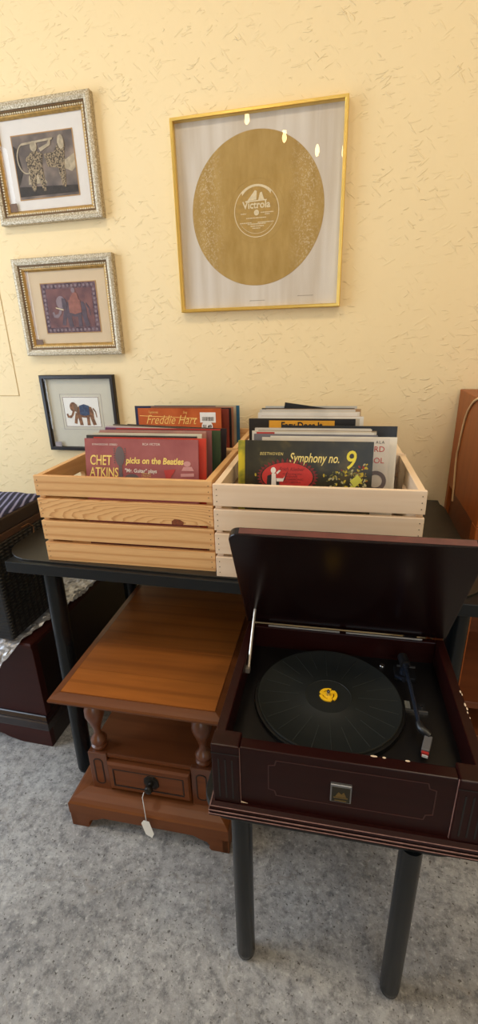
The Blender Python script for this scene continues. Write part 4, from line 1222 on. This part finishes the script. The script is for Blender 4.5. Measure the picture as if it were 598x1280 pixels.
tag(MB().tube(cp2, .0032, 8).build('power_cord', M['cord'], smooth=True), 'ivory electrical cord hanging down the side of the wooden cabinet', 'cord')

# ------------------------------------------------------------------ pendant bulbs behind the camera (seen in the picture glass)
for i, (bx, by, bz, lab_) in enumerate([(-.624, -1.352, 2.42, 'leftmost bare pendant bulb mirrored in the big picture'), (-.463, -1.67, 2.42, 'second pendant bulb from the left mirrored in the big picture'),
                        (-.288, -1.954, 2.42, 'third pendant bulb from the left mirrored in the big picture'), (-.122, -2.033, 2.42, 'rightmost pendant bulb mirrored in the big picture')]):
    pe = empty('pendant_bulb', (bx, by, bz), 0, lab_, 'lamp', 'pendant bulbs')
    MB().lathe([(.003, -.030), (.008, -.027), (.0135, -.016), (.014, -.006), (.012, .008), (.009, .026), (.008, .034)], 0, 0, 20).build('glass_bulb', M['bulb'], pe, smooth=True)
    MB().lathe([(.009, .030), (.012, .034), (.012, .065), (.005, .075)], 0, 0, 20).build('socket', M['socket'], pe, smooth=True)
    MB().cyl((0, 0, .08), (0, 0, ZC - bz), .003, seg=8).build('flex', M['socket'], pe)

# ------------------------------------------------------------------ light
def area(name, loc, rot, sx, sy, power, col):
    l = bpy.data.lights.new(name, 'AREA'); l.shape = 'RECTANGLE'; l.size = sx; l.size_y = sy; l.energy = power; l.color = col
    o = bpy.data.objects.new(name, l); COL.objects.link(o); o.location = loc; o.rotation_euler = rot
    return o
area('daylight_front', (1.0, YF + .02, 1.55), (R(90), 0, 0), 1.8, 2.2, 26, (.80, .90, 1.0))
area('daylight_left', (XL + .03, -1.35, 1.55), (0, R(-90), 0), 2.3, 1.5, 62, (.70, .84, 1.0))
for x, y in ((-.9, -1.3), (.7, -1.3), (1.3, -3.4)):
    l = bpy.data.lights.new('ceiling_lamp', 'AREA'); l.shape = 'DISK'; l.size = .35; l.energy = 11.5; l.color = (1, .85, .62)
    o = bpy.data.objects.new('ceiling_lamp', l); COL.objects.link(o); o.location = (x, y, ZC - .03)
w = bpy.data.worlds.new('World'); S.world = w; w.use_nodes = True
bg = w.node_tree.nodes['Background']
sky = w.node_tree.nodes.new('ShaderNodeTexSky'); sky.sky_type = 'HOSEK_WILKIE'; sky.sun_direction = (.3, .5, .8); sky.turbidity = 4
w.node_tree.links.new(sky.outputs[0], bg.inputs['Color'])
bg.inputs['Strength'].default_value = .25

# ------------------------------------------------------------------ camera
f_px = 575.7
cd = bpy.data.cameras.new('camera'); cam = bpy.data.objects.new('camera', cd); COL.objects.link(cam)
cd.sensor_fit = 'VERTICAL'; cd.sensor_height = 24; cd.lens = 24 * f_px / 1280
cd.clip_start = .02
pitch, roll, yaw = R(-20.8701), R(-1.6067), R(-13.5251)
fw = Vector((math.sin(yaw) * math.cos(pitch), math.cos(yaw) * math.cos(pitch), math.sin(pitch)))
rr = Vector((math.cos(yaw), -math.sin(yaw), 0)); uu = rr.cross(fw)
r2 = rr * math.cos(roll) + uu * math.sin(roll); u2 = -rr * math.sin(roll) + uu * math.cos(roll)
cam.matrix_world = Matrix(((r2.x, u2.x, -fw.x, 0), (r2.y, u2.y, -fw.y, -1.72346), (r2.z, u2.z, -fw.z, 1.31227), (0, 0, 0, 1)))
S.camera = cam
S.view_settings.view_transform = 'Standard'; S.view_settings.look = 'None'
S.view_settings.exposure = 0.07; S.view_settings.gamma = 1.0
S.view_settings.use_curve_mapping = False
